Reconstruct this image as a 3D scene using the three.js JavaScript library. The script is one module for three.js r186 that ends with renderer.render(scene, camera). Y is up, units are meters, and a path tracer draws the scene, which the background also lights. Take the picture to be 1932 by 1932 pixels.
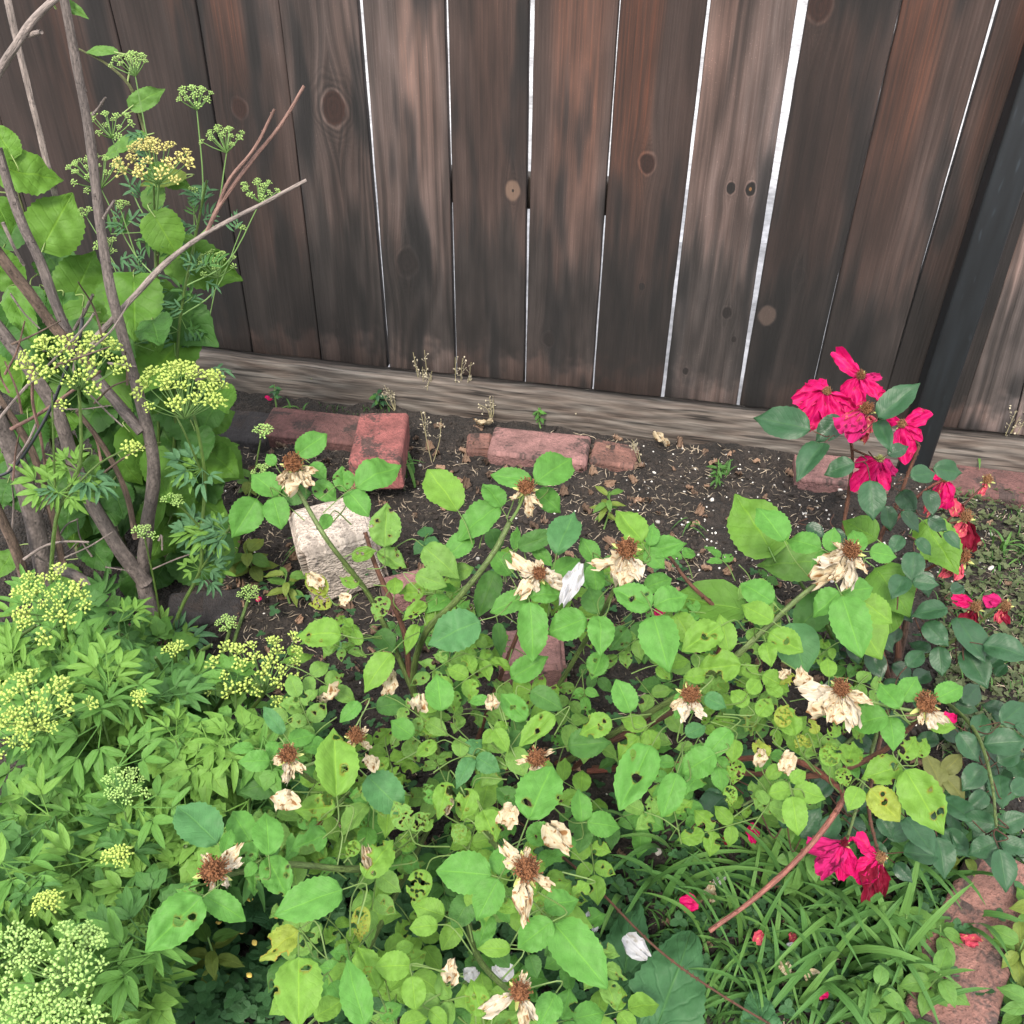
import * as THREE from 'three';
import { mergeGeometries, mergeVertices } from 'three/addons/utils/BufferGeometryUtils.js';
import { RoundedBoxGeometry } from 'three/addons/geometries/RoundedBoxGeometry.js';
import { ImprovedNoise } from 'three/addons/math/ImprovedNoise.js';

// ---------------------------------------------------------------- camera, sky, sun, exposure
const scene = new THREE.Scene();
const EYE = 1.2, PITCH = 40.3;
const camera = new THREE.PerspectiveCamera(53.13, 1, 0.02, 300);
camera.rotation.order = 'YXZ';
camera.position.set(0, EYE, 0);
camera.rotation.set(-PITCH * Math.PI / 180, 0, 0.5 * Math.PI / 180);
camera.updateMatrixWorld(true);
camera.updateProjectionMatrix();

const renderer = new THREE.WebGLRenderer({ antialias: true });
renderer.toneMapping = THREE.LinearToneMapping;
renderer.toneMappingExposure = 3.75;
renderer.shadowMap.enabled = true;

{ // a bright even cloud deck, somewhat brighter towards the zenith
  const W = 128, H = 64, d = new Float32Array(W * H * 4);
  for (let j = 0; j < H; j++) for (let i = 0; i < W; i++) {
    const el = ((j + 0.5) / H - 0.5) * Math.PI, s = Math.max(0, Math.sin(el));
    const n = 1 + 0.06 * Math.sin(i / W * Math.PI * 6 + 3 * s) * s;
    const L = (el < 0 ? 0.3 : (0.36 + 0.58 * s) * n), k = (j * W + i) * 4;
    d[k] = L * 0.99; d[k + 1] = L; d[k + 2] = L * 1.035; d[k + 3] = 1;
  }
  const t = new THREE.DataTexture(d, W, H, THREE.RGBAFormat, THREE.FloatType);
  t.mapping = THREE.EquirectangularReflectionMapping; t.magFilter = t.minFilter = THREE.LinearFilter; t.needsUpdate = true;
  scene.background = t; scene.environment = t; scene.environmentIntensity = 1;
}
const sun = new THREE.DirectionalLight(0xfff4e6, 1.5);
sun.position.set(-1.2, 5, 2.6); sun.target.position.set(0, 0, -1.2);
sun.castShadow = true; sun.shadow.radius = 24; sun.shadow.mapSize.set(2048, 2048);
Object.assign(sun.shadow.camera, { left: -3, right: 3, top: 3, bottom: -3, near: 0.5, far: 14 });
scene.add(sun, sun.target);

// ---------------------------------------------------------------- helpers
let seed = 1234567;
const rnd = () => { seed |= 0; seed = seed + 0x6D2B79F5 | 0; let t = Math.imul(seed ^ seed >>> 15, 1 | seed); t = t + Math.imul(t ^ t >>> 7, 61 | t) ^ t; return ((t ^ t >>> 14) >>> 0) / 4294967296; };
const rr = (a, b) => a + (b - a) * rnd();
const pick = a => a[Math.floor(rnd() * a.length)];
const perlin = new ImprovedNoise();
const nz = (x, y = 0, z = 0) => perlin.noise(x + 31.7, y + 17.3, z + 5.1);
const fbm = (x, y, z = 0) => nz(x, y, z) + 0.5 * nz(x * 2.1, y * 2.1, z + 7) + 0.25 * nz(x * 4.3, y * 4.3, z + 13);
const clamp = (x, a = 0, b = 1) => Math.min(b, Math.max(a, x));
const sm = (a, b, x) => { const t = clamp((x - a) / (b - a)); return t * t * (3 - 2 * t); };
const V = (x, y, z) => new THREE.Vector3(x, y, z);
const UP = V(0, 1, 0), CAM = camera.position.clone();
// the survey of the place was read off the photograph on a 1932-unit square: these turn a sighting into a point of the garden
const ray = (u, v) => V(u / 966 - 1, 1 - v / 966, 0.5).unproject(camera).sub(CAM).normalize();
const P = (u, v, h = 0) => { const d = ray(u, v); return CAM.clone().addScaledVector(d, (h - EYE) / d.y); };        // at height h
const Q = (u, v, z) => { const d = ray(u, v); return CAM.clone().addScaledVector(d, -z / d.z); };                    // at distance z from the eye, along the garden
const hit = (u, v, p, n) => { const d = ray(u, v); return CAM.clone().addScaledVector(d, p.clone().sub(CAM).dot(n) / d.dot(n)); };

const taken = {};
const numbered = n => { const k = taken[n] = (taken[n] ?? -1) + 1; return k ? `${n}_${String(k).padStart(3, '0')}` : n; };
function tag(o, label, category, group) { o.userData.label = label; o.userData.category = category; if (group) o.userData.group = group; return o; }
function thing(name, label, category, at = V(0, 0, 0), group) {
  const g = new THREE.Group(); g.name = numbered(name); g.position.copy(at); scene.add(g); return tag(g, label, category, group);
}
const shade = o => { o.castShadow = o.receiveShadow = true; return o; };
function off(parent) { const p = V(0, 0, 0); for (let o = parent; o && o !== scene; o = o.parent) p.add(o.position); return p; }   // things are never turned as groups
function part(parent, name, geo, mat) { // geometry in garden coordinates
  const m = shade(new THREE.Mesh(geo, mat)); m.name = parent === scene ? numbered(name) : name;
  m.position.copy(off(parent)).negate(); parent.add(m); return m;
}
function place(parent, name, geo, mat, M) { // shared geometry set by a matrix in garden coordinates
  const m = shade(new THREE.Mesh(geo, mat)); m.name = parent === scene ? numbered(name) : name;
  M.decompose(m.position, m.quaternion, m.scale); m.position.sub(off(parent)); parent.add(m); return m;
}
function sub(parent, name, at) { const g = new THREE.Group(); g.name = name; g.position.copy(at).sub(off(parent)); parent.add(g); return g; }
const structure = (name, geo, mat) => { const m = shade(new THREE.Mesh(geo, mat)); m.name = name; m.userData.kind = 'structure'; scene.add(m); return m; };
// a tapering tube through points, radius given per point
function tube(pts, rad, sides = 6, rough = 0, step = 0) {
  const c = new THREE.CatmullRomCurve3(pts, false, 'centripetal'), n = Math.max(2, step ? Math.ceil(c.getLength() / step) : (pts.length - 1) * 4);
  const pos = [], idx = [], uv = [], len = c.getLength(); let N = null, pt = null;
  for (let i = 0; i <= n; i++) {
    const t = i / n, p = c.getPoint(t), T = c.getTangent(t).normalize();
    if (!N) { N = Math.abs(T.y) < 0.9 ? V(0, 1, 0) : V(1, 0, 0); }
    N.addScaledVector(T, -N.dot(T)).normalize();
    const B = T.clone().cross(N), f = t * (rad.length - 1), k = Math.min(rad.length - 2, Math.floor(f)), r0 = rad.length > 1 ? rad[k] + (rad[k + 1] - rad[k]) * (f - k) : rad[0];
    for (let s = 0; s <= sides; s++) {
      const a = s / sides * Math.PI * 2, r = r0 * (1 + (rough ? rough * fbm(Math.cos(a) * 1.3 + p.x * 20, Math.sin(a) * 1.3 + p.z * 20, p.y * 22) : 0));
      const q = p.clone().addScaledVector(N, Math.cos(a) * r).addScaledVector(B, Math.sin(a) * r);
      pos.push(q.x, q.y, q.z); uv.push(s / sides, t * len * 8);
      if (i < n && s < sides) { const k0 = i * (sides + 1) + s; idx.push(k0, k0 + sides + 1, k0 + 1, k0 + 1, k0 + sides + 1, k0 + sides + 2); }
    }
  }
  for (const e of [0, n]) { // end caps
    const p = c.getPoint(e / n), k = pos.length / 3; pos.push(p.x, p.y, p.z); uv.push(0.5, 0);
    for (let s = 0; s < sides; s++) e ? idx.push(k, e * (sides + 1) + s, e * (sides + 1) + s + 1) : idx.push(k, s + 1, s);
  }
  const g = new THREE.BufferGeometry();
  g.setAttribute('position', new THREE.Float32BufferAttribute(pos, 3)); g.setAttribute('uv', new THREE.Float32BufferAttribute(uv, 2)); g.setIndex(idx); g.computeVertexNormals(); return g;
}
function tex(w, h, f, srgb = true) { // f(x01, y01) -> [r,g,b] 0..1
  const d = new Uint8Array(w * h * 4);
  for (let j = 0; j < h; j++) for (let i = 0; i < w; i++) { const c = f((i + 0.5) / w, (j + 0.5) / h), k = (j * w + i) * 4; d[k] = clamp(c[0]) * 255; d[k + 1] = clamp(c[1]) * 255; d[k + 2] = clamp(c[2]) * 255; d[k + 3] = 255; }
  const t = new THREE.DataTexture(d, w, h); t.magFilter = THREE.LinearFilter; t.minFilter = THREE.LinearMipmapLinearFilter; t.generateMipmaps = true;
  t.wrapS = t.wrapT = THREE.RepeatWrapping; if (srgb) t.colorSpace = THREE.SRGBColorSpace; t.needsUpdate = true; return t;
}
const mix3 = (a, b, t) => [a[0] + (b[0] - a[0]) * t, a[1] + (b[1] - a[1]) * t, a[2] + (b[2] - a[2]) * t];
const lin = (r, g, b) => new THREE.Color().setRGB(r, g, b);
// ---------------------------------------------------------------- the fence
const PHI = 10.3 * Math.PI / 180;
const FD = V(Math.cos(PHI), 0, Math.sin(PHI)), FN = V(-Math.sin(PHI), 0, Math.cos(PHI));   // along the fence (to the right), and out of its face
const F0 = P(1118, 735, 0.062);                                                             // foot of a board
const onFence = (u, v, o = 0) => { const p = hit(u, v, F0.clone().addScaledVector(FN, o), FN); return { s: p.clone().sub(F0).dot(FD), y: p.y }; };
const FM = (s, y, o) => F0.clone().setY(0).addScaledVector(FD, s).setY(y).addScaledVector(FN, o);
const fence = thing('wooden_fence', 'weathered dark brown board fence behind the flower bed', 'fence', FM(0, 0, 0));

// joints between boards, sighted at two heights: [u0,v0,u1,v1, gap at the first, gap at the second (mm)]
const J = [
  [-120, 330, -75, 467, 1, 1], [42, 363, 73, 467, 1.6, 1.6], [215, 40, 345, 565, 0.8, 1.5], [378, 63, 477, 668, 2.2, 0.4], [525, 0, 607, 685, 0.6, 2.4],
  [678, 0, 733, 695, 9, 4.5], [841, 0, 860, 712, 6.5, 4], [1003, 0, 990, 722, 10, 4], [1168, 20, 1118, 735, 2.5, 4.2], [1338, 0, 1250, 750, 5, 7],
  [1516, 0, 1393, 762, 17, 7], [1702, 0, 1540, 705, 2.5, 3], [1885, 0, 1685, 700, 7, 0.6], [2035, 100, 1812, 790, 1, 1], [1932, 727, 1913, 807, 2, 2], [2085, 727, 2060, 815, 2, 2], [2260, 727, 2230, 825, 2, 2]];
const line = J.map(([u0, v0, u1, v1, g0, g1]) => { const a = onFence(u0, v0), b = onFence(u1, v1); return { at: y => a.s + (b.s - a.s) * (y - a.y) / (b.y - a.y), gap: y => 0.001 * Math.max(0.3, 0.95 * (g0 + (g1 - g0) * (y - a.y) / (b.y - a.y))) }; });
// knots, stains and tones of each board. knot: [u,v,radius mm, kind]; warm: amount of orange heartwood near the top; grey: weathering
const knots = [[630, 203, 21, 1], [768, 495, 21, 2], [970, 360, 13, 3], [1222, 308, 13, 4], [1382, 355, 8, 2], [1422, 357, 9, 5], [1505, 520, 11, 2], [1442, 595, 13, 6], [1545, 12, 17, 4], [1212, 540, 6, 2], [1035, 640, 12, 2], [448, 205, 13, 4], [100, 350, 10, 2], [1372, 590, 9, 2], [640, 625, 6, 2], [1385, 640, 5, 2], [1290, 700, 6, 2]].map(([u, v, r, k]) => ({ ...onFence(u, v), r: r / 1000, k }));
const tone = [[.45, .25, 0], [.4, .3, 0], [.35, .35, .5], [.3, .4, .55], [.4, .35, .6], [.45, .75, .15], [.5, .8, .3], [.42, .45, .25], [.5, .5, .55], [.38, .3, .95], [.6, .75, .2], [.36, .32, .2], [.42, .35, .8], [.4, .2, .65], [.85, .85, .05], [.92, .9, 0], [.9, .9, 0], [.9, .85, 0]];
const TH = 0.85; // metres of board that one map covers; the board repeats above
function boardMaps(i, s0, s1) {
  const W = 192, H = 896, [lum, grey, warm] = tone[i], bm = new Float32Array(W * H), z = i * 9.13;
  const ks = knots.filter(k => k.s > s0 - 0.02 && k.s < s1 + 0.02), w = s1 - s0, streak0 = rnd(), streakW = rr(0.2, 0.45);
  const map = tex(W, H, (x, t) => {
    let X = s0 + x * w, y = t * TH, d1 = 9, kk = null, bend = 0;
    for (const k of ks) {
      const dx = X - k.s, dy = (y - k.y) / 1.35, d = Math.hypot(dx, dy) / k.r * (1 + 0.18 * nz(dx / k.r * 0.9 + k.s * 9, dy / k.r * 0.9, z));
      bend += Math.sign(dx || 1) * k.r * (k.k === 1 ? 1.7 : 1.1) * Math.exp(-Math.abs(dx) / (k.r * 2.0)) * Math.exp(-(dy * dy) / (k.r * k.r * 7));
      if (d < d1) { d1 = d; kk = k; }
    }
    const gx = X - bend;                                            // fibres part round the knots
    const cath = fbm(gx * 9, y * 1.1, z) * 1.0;                      // broad flat-sawn figure
    const ring = Math.sin((gx * 150 + cath * 14 + 1.2 * nz(gx * 30, y * 2.2, z)) * (1 + 0.25 * nz(gx * 9, 2, z)));
    const fibre = fbm(gx * 330, y * 5, z), fibre2 = nz(gx * 900, y * 16, z), broad = fbm(X * 13, y * 1.7, z + 3), blot = fbm(X * 26, y * 9, z + 9);
    let g = clamp(grey + broad * 0.35 + 0.15 * fibre);
    let L = lum * (0.95 + 0.13 * fibre + 0.06 * fibre2 + 0.17 * ring * (0.3 + 0.7 * sm(0.3, 0.9, grey)) + 0.34 * broad + 0.13 * blot);
    let c = mix3([0.62, 0.44, 0.38], [0.69, 0.61, 0.585], g);
    const hw = warm * sm(0.30, 0.72, y + 0.16 * broad) * sm(streakW, streakW * 0.45, Math.abs(x - streak0 + 0.10 * nz(y * 4, z) + 0.12 * broad)) * (0.75 + 0.5 * fibre);
    c = mix3(c, [0.82, 0.45, 0.30], clamp(hw * 0.85)); L *= 1 + 0.22 * clamp(hw);
    // rising damp has left dark runs with ragged tops, and a bleached strip at the very foot
    const run = 0.36 + 0.13 * nz(X * 24, 1, z) + 0.05 * fbm(X * 90, y * 6, z);
    const damp = sm(run + 0.05, run - 0.07, y) * sm(0.085, 0.15, y + 0.05 * fbm(X * 30, y * 22, z + 4));
    L *= 1 - 0.46 * damp * (0.8 + 0.6 * blot);
    c = mix3(c, [0.6, 0.57, 0.56], 0.5 * damp);
    const ink = sm(0.12, 0.62, fbm(X * 15, y * 2.6, z + 21)); L *= 1 - 0.5 * ink; c = mix3(c, [0.55, 0.55, 0.58], 0.5 * ink);
    let hgt = 0.5 + 0.18 * fibre + 0.10 * fibre2 + 0.24 * ring * g;
    if (kk && d1 < (kk.k === 1 ? 2.9 : 2.2)) {
      const rim = Math.exp(-((d1 - 1.12) ** 2) / 0.03), halo = sm(kk.k === 1 ? 2.9 : 2.2, 1.05, d1), rr_ = Math.sin(d1 * 15 + 2 * nz(X * 200, y * 200));
      L *= 1 - (kk.k === 1 ? 0.34 : 0.12) * halo * (0.5 + 0.5 * Math.sin(d1 * 15 + 3 * nz(X * 40, y * 40, z)));
      if (kk.k === 3) { const a = sm(1.25, 0.9, d1); c = mix3(c, [0.84, 0.68, 0.58], a); L = L + (0.62 - L) * a * 0.8; if (d1 < 0.16) L *= 0.35; }
      else if (kk.k === 6) { const a = sm(1.5, 1.0, d1); c = mix3(c, [0.74, 0.62, 0.56], a); L = L + (0.55 - L) * a * 0.7; }
      else { const a = sm(1.06, 0.86, d1 + 0.08 * nz(X * 150, y * 150)); c = mix3(c, kk.k === 1 || kk.k === 4 ? [0.62, 0.36, 0.28] : [0.5, 0.42, 0.40], a); L = L * (1 - a) + a * (kk.k === 1 || kk.k === 4 ? 0.30 : 0.24) + a * (0.025 * rr_ + 0.05 * fibre); L += (kk.k === 2 ? 0.06 : 0.2) * rim * (0.7 + 0.8 * nz(X * 50, y * 50, z + 2)); if (kk.k === 5 && d1 < 0.3) { L = 0.6; c = [0.9, 0.65, 0.4]; } }
      hgt += (0.3 * rim - 0.35 * sm(1.0, 0.6, d1));
    }
    const speck = nz(X * 700, y * 700, z); if (speck > 0.62) L *= 1.35;
    L = clamp(L * 0.80, 0.07, 1); return [c[0] * L, c[1] * L, c[2] * L, 0 * (bm[0] = hgt)];
  });
  const bump = tex(96, 896, (x, t) => { let X = s0 + x * w, y = t * TH, bend = 0; for (const k of ks) { const dx = X - k.s, dy = (y - k.y) / 1.35; bend += Math.sign(dx || 1) * k.r * (k.k === 1 ? 1.7 : 1.1) * Math.exp(-Math.abs(dx) / (k.r * 2.0)) * Math.exp(-(dy * dy) / (k.r * k.r * 7)); } const gx = X - bend; const h = 0.5 + 0.35 * fbm(gx * 330, y * 5, z) + 0.2 * grey * Math.sin((gx * 150 + fbm(gx * 9, y * 1.1, z) * 14 + 1.2 * nz(gx * 30, y * 2.2, z)) * (1 + 0.25 * nz(gx * 9, 2, z))); return [h, h, h]; }, false);
  return new THREE.MeshStandardMaterial({ map, bumpMap: bump, bumpScale: 0.0022, roughness: 0.86 });
}
function boardGeo(L, R, y0, y1, thick, out) { // a sawn board with slightly wandering, eased edges
  const n = 36, pos = [], uv = [], idx = [], z = L.at(0) * 7, e = 0.0025;
  for (let j = 0; j <= n; j++) {
    const y = y0 + (y1 - y0) * j / n, l = L.at(y) + L.gap(y) / 2 + 0.0008 * nz(y * 22, z), r = R.at(y) - R.gap(y) / 2 - 0.0008 * nz(y * 22, z + 9), cup = 0.0025 * nz(y * 2, z + 5);
    const wd = r - l, sec = [[l, -thick], [l, -e], [l + e, 0], [l + wd * 0.33, cup], [l + wd * 0.66, cup], [r - e, 0], [r, -e], [r, -thick]];
    sec.forEach(([s, o]) => { const p = FM(s, y, out + o); pos.push(p.x, p.y, p.z); uv.push((s - l) / wd, y / TH); });
    if (j < n) for (let k = 0; k < 8; k++) { const a = j * 8 + k, b = j * 8 + (k + 1) % 8; idx.push(a, b, a + 8, b, b + 8, a + 8); }
  }
  for (const [r, f] of [[0, 1], [n, 0]]) for (let k = 1; k < 7; k++) f ? idx.push(r * 8, r * 8 + k + 1, r * 8 + k) : idx.push(r * 8, r * 8 + k, r * 8 + k + 1);
  const g = new THREE.BufferGeometry(); g.setAttribute('position', new THREE.Float32BufferAttribute(pos, 3)); g.setAttribute('uv', new THREE.Float32BufferAttribute(uv, 2)); g.setIndex(idx); g.computeVertexNormals(); return g;
}
for (let i = -1; i < line.length - 1; i++) {
  const R = line[i + 1], L = i < 0 ? { at: y => R.at(y) - 0.14, gap: () => 0.002 } : line[i];
  const y0 = 0.058 + rr(-0.006, 0.004);
  part(fence, 'board', boardGeo(L, R, y0, 1.75 + rr(-0.01, 0.01), 0.017, rr(-0.002, 0.002)), boardMaps(i + 1, L.at(0.4), R.at(0.4)));
}
{ // ground boards, back rails, the black post
  const grain = tex(1024, 128, (x, y) => { const a = fbm(x * 9, y * 9 + 1.2 * nz(x * 7, 3), 2), f = nz(x * 22, y * 60, 4) + 0.7 * nz(x * 70, y * 150, 6), L = clamp(0.39 + 0.10 * a + 0.06 * f + 0.05 * Math.sin(y * 46 + 7 * fbm(x * 4, y * 2, 8)) - 0.16 * sm(0.3, 0.5, nz(x * 9, y * 34, 15)), 0.12, 0.9); const c = mix3([0.93, 0.83, 0.76], [0.92, 0.87, 0.82], 0.5 + a); return [c[0] * L, c[1] * L, c[2] * L]; });
  grain.wrapS = THREE.MirroredRepeatWrapping;
  const gb = tex(1024, 128, (x, y) => { const f = 0.5 + 0.3 * nz(x * 22, y * 60, 4) + 0.2 * Math.sin(y * 46 + 7 * fbm(x * 4, y * 2, 8)) - 0.3 * sm(0.3, 0.5, nz(x * 9, y * 34, 15)); return [f, f, f]; }, false);
  gb.wrapS = THREE.MirroredRepeatWrapping;
  const sill = new THREE.MeshStandardMaterial({ map: grain, bumpMap: gb, bumpScale: 0.0018, roughness: 0.9 });
  const plank = (sa, sb, y0, y1, o0, o1, name, mat) => {
    const n = 40, pos = [], uv = [], idx = [], e = 0.004;
    for (let j = 0; j <= n; j++) {
      const s = sa + (sb - sa) * j / n, w = 0.003 * nz(s * 9, y1 * 9), w2 = 0.004 * nz(s * 14, 4);
      [[y0, o0, 0], [y1 + w, o0, 1], [y1 + w, o1 - e + w2, .72], [y1 - e + w, o1 + w2, .68], [(y0 + y1) / 2, o1 + w2 * .6, .35], [y0, o1, 0]].forEach(([y, o, t]) => { const p = FM(s, y, o); pos.push(p.x, p.y, p.z); uv.push(s * 0.9, t); });
      if (j < n) for (let k = 0; k < 6; k++) { const a = j * 6 + k, b = j * 6 + (k + 1) % 6; idx.push(a, a + 6, b, b, a + 6, b + 6); }
    }
    for (const r of [0, n]) for (let k = 1; k < 5; k++) r ? idx.push(r * 6, r * 6 + k, r * 6 + k + 1) : idx.push(r * 6, r * 6 + k + 1, r * 6 + k);
    const g = new THREE.BufferGeometry(); g.setAttribute('position', new THREE.Float32BufferAttribute(pos, 3)); g.setAttribute('uv', new THREE.Float32BufferAttribute(uv, 2)); g.setIndex(idx); g.computeVertexNormals();
    return part(fence, name, g, mat);
  };
  const sp = onFence(1725, 780).s;
  plank(-1.6, sp + 0.03, -0.06, 0.066, 0.004, 0.04, 'ground_board', sill);
  plank(sp + 0.036, sp + 1.4, -0.06, 0.067, 0.004, 0.039, 'ground_board', sill);
  const dark = new THREE.MeshStandardMaterial({ color: lin(0.05, 0.038, 0.03), roughness: 0.9 });
  plank(-2.4, 2.4, 1.45, 1.54, -0.07, -0.028, 'back_rail', dark);
  const a = onFence(846, 372), b = onFence(1160, 430);
  plank(a.s - 0.04, b.s + 0.05, a.y - 0.02, a.y + 0.04, -0.05, -0.024, 'back_cleat', dark);
  const l = onFence(1728, 770, 0.055), r = onFence(1782, 795, 0.055), w = r.s - l.s;
  const pg = new RoundedBoxGeometry(w, 1.9, 0.05, 3, 0.006); pg.applyMatrix4(new THREE.Matrix4().makeBasis(FD, UP, FN).setPosition(FM((l.s + r.s) / 2 + 0.002, 0.85, 0.031)));
  const scuff = tex(128, 512, (x, y) => { const a = fbm(x * 3, y * 12, 1), s = sm(0.45, 0.7, nz(x * 8, y * 50, 3)); const L = 0.10 + 0.03 * a + 0.07 * s; return [L * 0.84, L * 0.98, L * 1.1]; });
  part(fence, 'post', pg, new THREE.MeshPhysicalMaterial({ map: scuff, roughness: 0.5, clearcoat: 0.12, clearcoatRoughness: 0.4 })).userData.label = 'black metal post in front of the boards';
}
// ---------------------------------------------------------------- ground
const soilH = (x, z) => 0.016 * fbm(x * 6, z * 6, 1) + 0.008 * fbm(x * 24, z * 24, 2) + 0.0035 * nz(x * 90, z * 90, 3) - 0.012;
{
  const nx = 300, nzz = 240, x0 = -1.9, x1 = 1.9, pos = [], uv = [], idx = [];
  const zA = x => F0.z + (x - F0.x) * Math.tan(PHI) + 0.012;           // up to the fence
  for (let j = 0; j <= nzz; j++) for (let i = 0; i <= nx; i++) { const x = x0 + (x1 - x0) * i / nx, z = zA(x) + (0.35 - zA(x)) * j / nzz; pos.push(x, soilH(x, z), z); uv.push(x, z); }
  for (let j = 0; j < nzz; j++) for (let i = 0; i < nx; i++) { const a = j * (nx + 1) + i; idx.push(a, a + nx + 1, a + 1, a + 1, a + nx + 1, a + nx + 2); }
  const g = new THREE.BufferGeometry(); g.setAttribute('position', new THREE.Float32BufferAttribute(pos, 3)); g.setAttribute('uv', new THREE.Float32BufferAttribute(uv, 2)); g.setIndex(idx); g.computeVertexNormals();
  const map = tex(1024, 1024, (x, y) => { const a = fbm(x * 12, y * 12, 5), b = fbm(x * 70, y * 70, 6), c = nz(x * 260, y * 260, 7), L = clamp(0.135 + 0.05 * a + 0.05 * b + 0.05 * c + (c > 0.6 ? 0.16 : 0), 0.03, 0.8); return [L * 1.08, L * 0.95, L * 0.86]; });
  const bump = tex(1024, 1024, (x, y) => { const h = 0.5 + 0.3 * fbm(x * 70, y * 70, 6) + 0.25 * nz(x * 260, y * 260, 7); return [h, h, h]; }, false);
  structure('garden_soil', g, new THREE.MeshStandardMaterial({ map, bumpMap: bump, bumpScale: 0.012, roughness: 1 }));
  const far = new THREE.PlaneGeometry(160, 160); far.rotateX(-Math.PI / 2); far.translate(0, -0.07, 0);
  const cmap = tex(512, 512, (x, y) => { const L = 0.56 + 0.12 * fbm(x * 6, y * 6, 3) + 0.10 * nz(x * 60, y * 60, 3) + 0.05 * nz(x * 200, y * 200, 9); return [L * 0.99, L * 0.985, L]; }); cmap.repeat.set(120, 120);
  structure('ground', far, new THREE.MeshStandardMaterial({ map: cmap, roughness: 0.95 }));
}
// ---------------------------------------------------------------- bricks and stone
function stoneGeo(w, h, d, rough, sd, chip = 0.006, seg = 9) { // a worn block: rounded, pitted and chipped
  const g = mergeVertices(new RoundedBoxGeometry(w, h, d, seg, Math.min(w, h, d) * 0.14).deleteAttribute('normal').deleteAttribute('uv'), 1e-5), p = g.attributes.position, uv = [];
  for (let i = 0; i < p.count; i++) {
    let x = p.getX(i), y = p.getY(i), z = p.getZ(i), k = 1 + rough * fbm(x * 22 + sd, y * 22, z * 22) / 3;
    const edge = (Math.abs(x) / w > 0.42 ? 1 : 0) + (Math.abs(y) / h > 0.42 ? 1 : 0) + (Math.abs(z) / d > 0.42 ? 1 : 0);
    if (edge > 1) k -= chip / Math.max(w, d) * 1.6 * sm(-0.1, 0.8, fbm(x * 30 + sd, y * 30, z * 30 + sd));
    p.setXYZ(i, x * k, y * k + rough * 0.01 * nz(x * 60, z * 60, sd), z * k); uv.push(x * 4 + sd, (z + y) * 4);
  }
  g.setAttribute('uv', new THREE.Float32BufferAttribute(uv, 2)); g.computeVertexNormals(); return g;
}
const brickMat = [[.50, .30, .29], [.36, .25, .24], [.46, .34, .33], [.42, .30, .27], [.17, .16, .165]].map((c, i) => new THREE.MeshStandardMaterial({
  map: tex(256, 256, (x, y) => { const a = fbm(x * 6, y * 6, i * 5), b = fbm(x * 30, y * 30, i * 5), s = nz(x * 120, y * 120, i); let L = 1 + 0.22 * a + 0.14 * b + (s > 0.5 ? 0.25 : s < -0.55 ? -0.35 : 0); const d = sm(0.0, 0.5, fbm(x * 4, y * 4, i * 5 + 40) + 0.4 * nz(x * 50, y * 50, i)); return mix3([c[0] * L, c[1] * L, c[2] * L], [0.2 * L, 0.17 * L, 0.16 * L], 0.8 * d); }),
  bumpMap: tex(256, 256, (x, y) => { const h = 0.5 + 0.25 * fbm(x * 30, y * 30, i * 5) + 0.3 * nz(x * 120, y * 120, i); return [h, h, h]; }, false), bumpScale: 0.004, roughness: 0.95 }));
// sighting of the middle of the top face, height of that face, yaw from the fence line, size, tilt
const bricks = [
  ['red brick lying askew across the row, its end towards the fence', 715, 824, 0.085, 102, [.195, .062, .098], 0, [0, -8]],
  ['dark red brick lying flat left of the askew brick', 590, 800, 0.014, 1, [.20, .06, .098], 1, [0, 0]],
  ['blackened brick beside the bare shrub, end of the row', 460, 800, 0.010, 3, [.12, .06, .10], 4, [0, 0]],
  ['rosy brick flush in the soil in mid bed', 1018, 836, 0.014, 1, [.195, .06, .088], 2, [2, 0]],
  ['small half buried brick end touching the rosy brick', 1160, 853, 0.004, -3, [.09, .05, .075], 3, [0, 0]],
  ['broken brick tip left of the rosy brick', 905, 832, 0.004, 9, [.05, .05, .06], 3, [0, 3]],
  ['pinkish brick behind the pink rose stems', 1588, 884, 0.016, 1, [.17, .06, .09], 2, [0, 0]],
  ['mossy brick right of the pink rose by the post', 1880, 908, 0.01, -1, [.20, .06, .09], 1, [0, 0]],
  ['rosy brick under the middle of the cream rose', 1005, 1222, 0.05, 12, [.10, .06, .085], 2, [0, 5]],
  ['small brick piece beside the pale stone under leaves', 762, 1098, 0.04, 30, [.07, .05, .05], 2, [0, 0]],
  ['brown brick nearest the pink rose in the path edging', 1862, 1725, 0.035, 62, [.20, .06, .095], 3, [0, 0]],
  ['brown brick lowest in the path edging', 1790, 1935, 0.035, 70, [.20, .06, .095], 3, [0, 0]],
  ['dark brick under the parsley by the shrub foot', 190, 1215, 0.03, 15, [.17, .06, .09], 1, [0, 0]],
  ['blackened brick half buried right of the shrub foot', 385, 1140, 0.006, 20, [.12, .06, .08], 4, [0, 0]],
];
for (const [label, u, v, h, yaw, [w, t, d], m, [tx, tz]] of bricks) {
  const p = P(u, v, h), M = new THREE.Matrix4().makeRotationFromEuler(new THREE.Euler(tx * Math.PI / 180, -PHI + yaw * Math.PI / 180, tz * Math.PI / 180, 'YXZ')).setPosition(p.x, h - t / 2, p.z);
  tag(place(scene, 'brick', stoneGeo(w, t, d, 0.05, u, 0.012), brickMat[m], M), label, 'brick');
}
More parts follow.
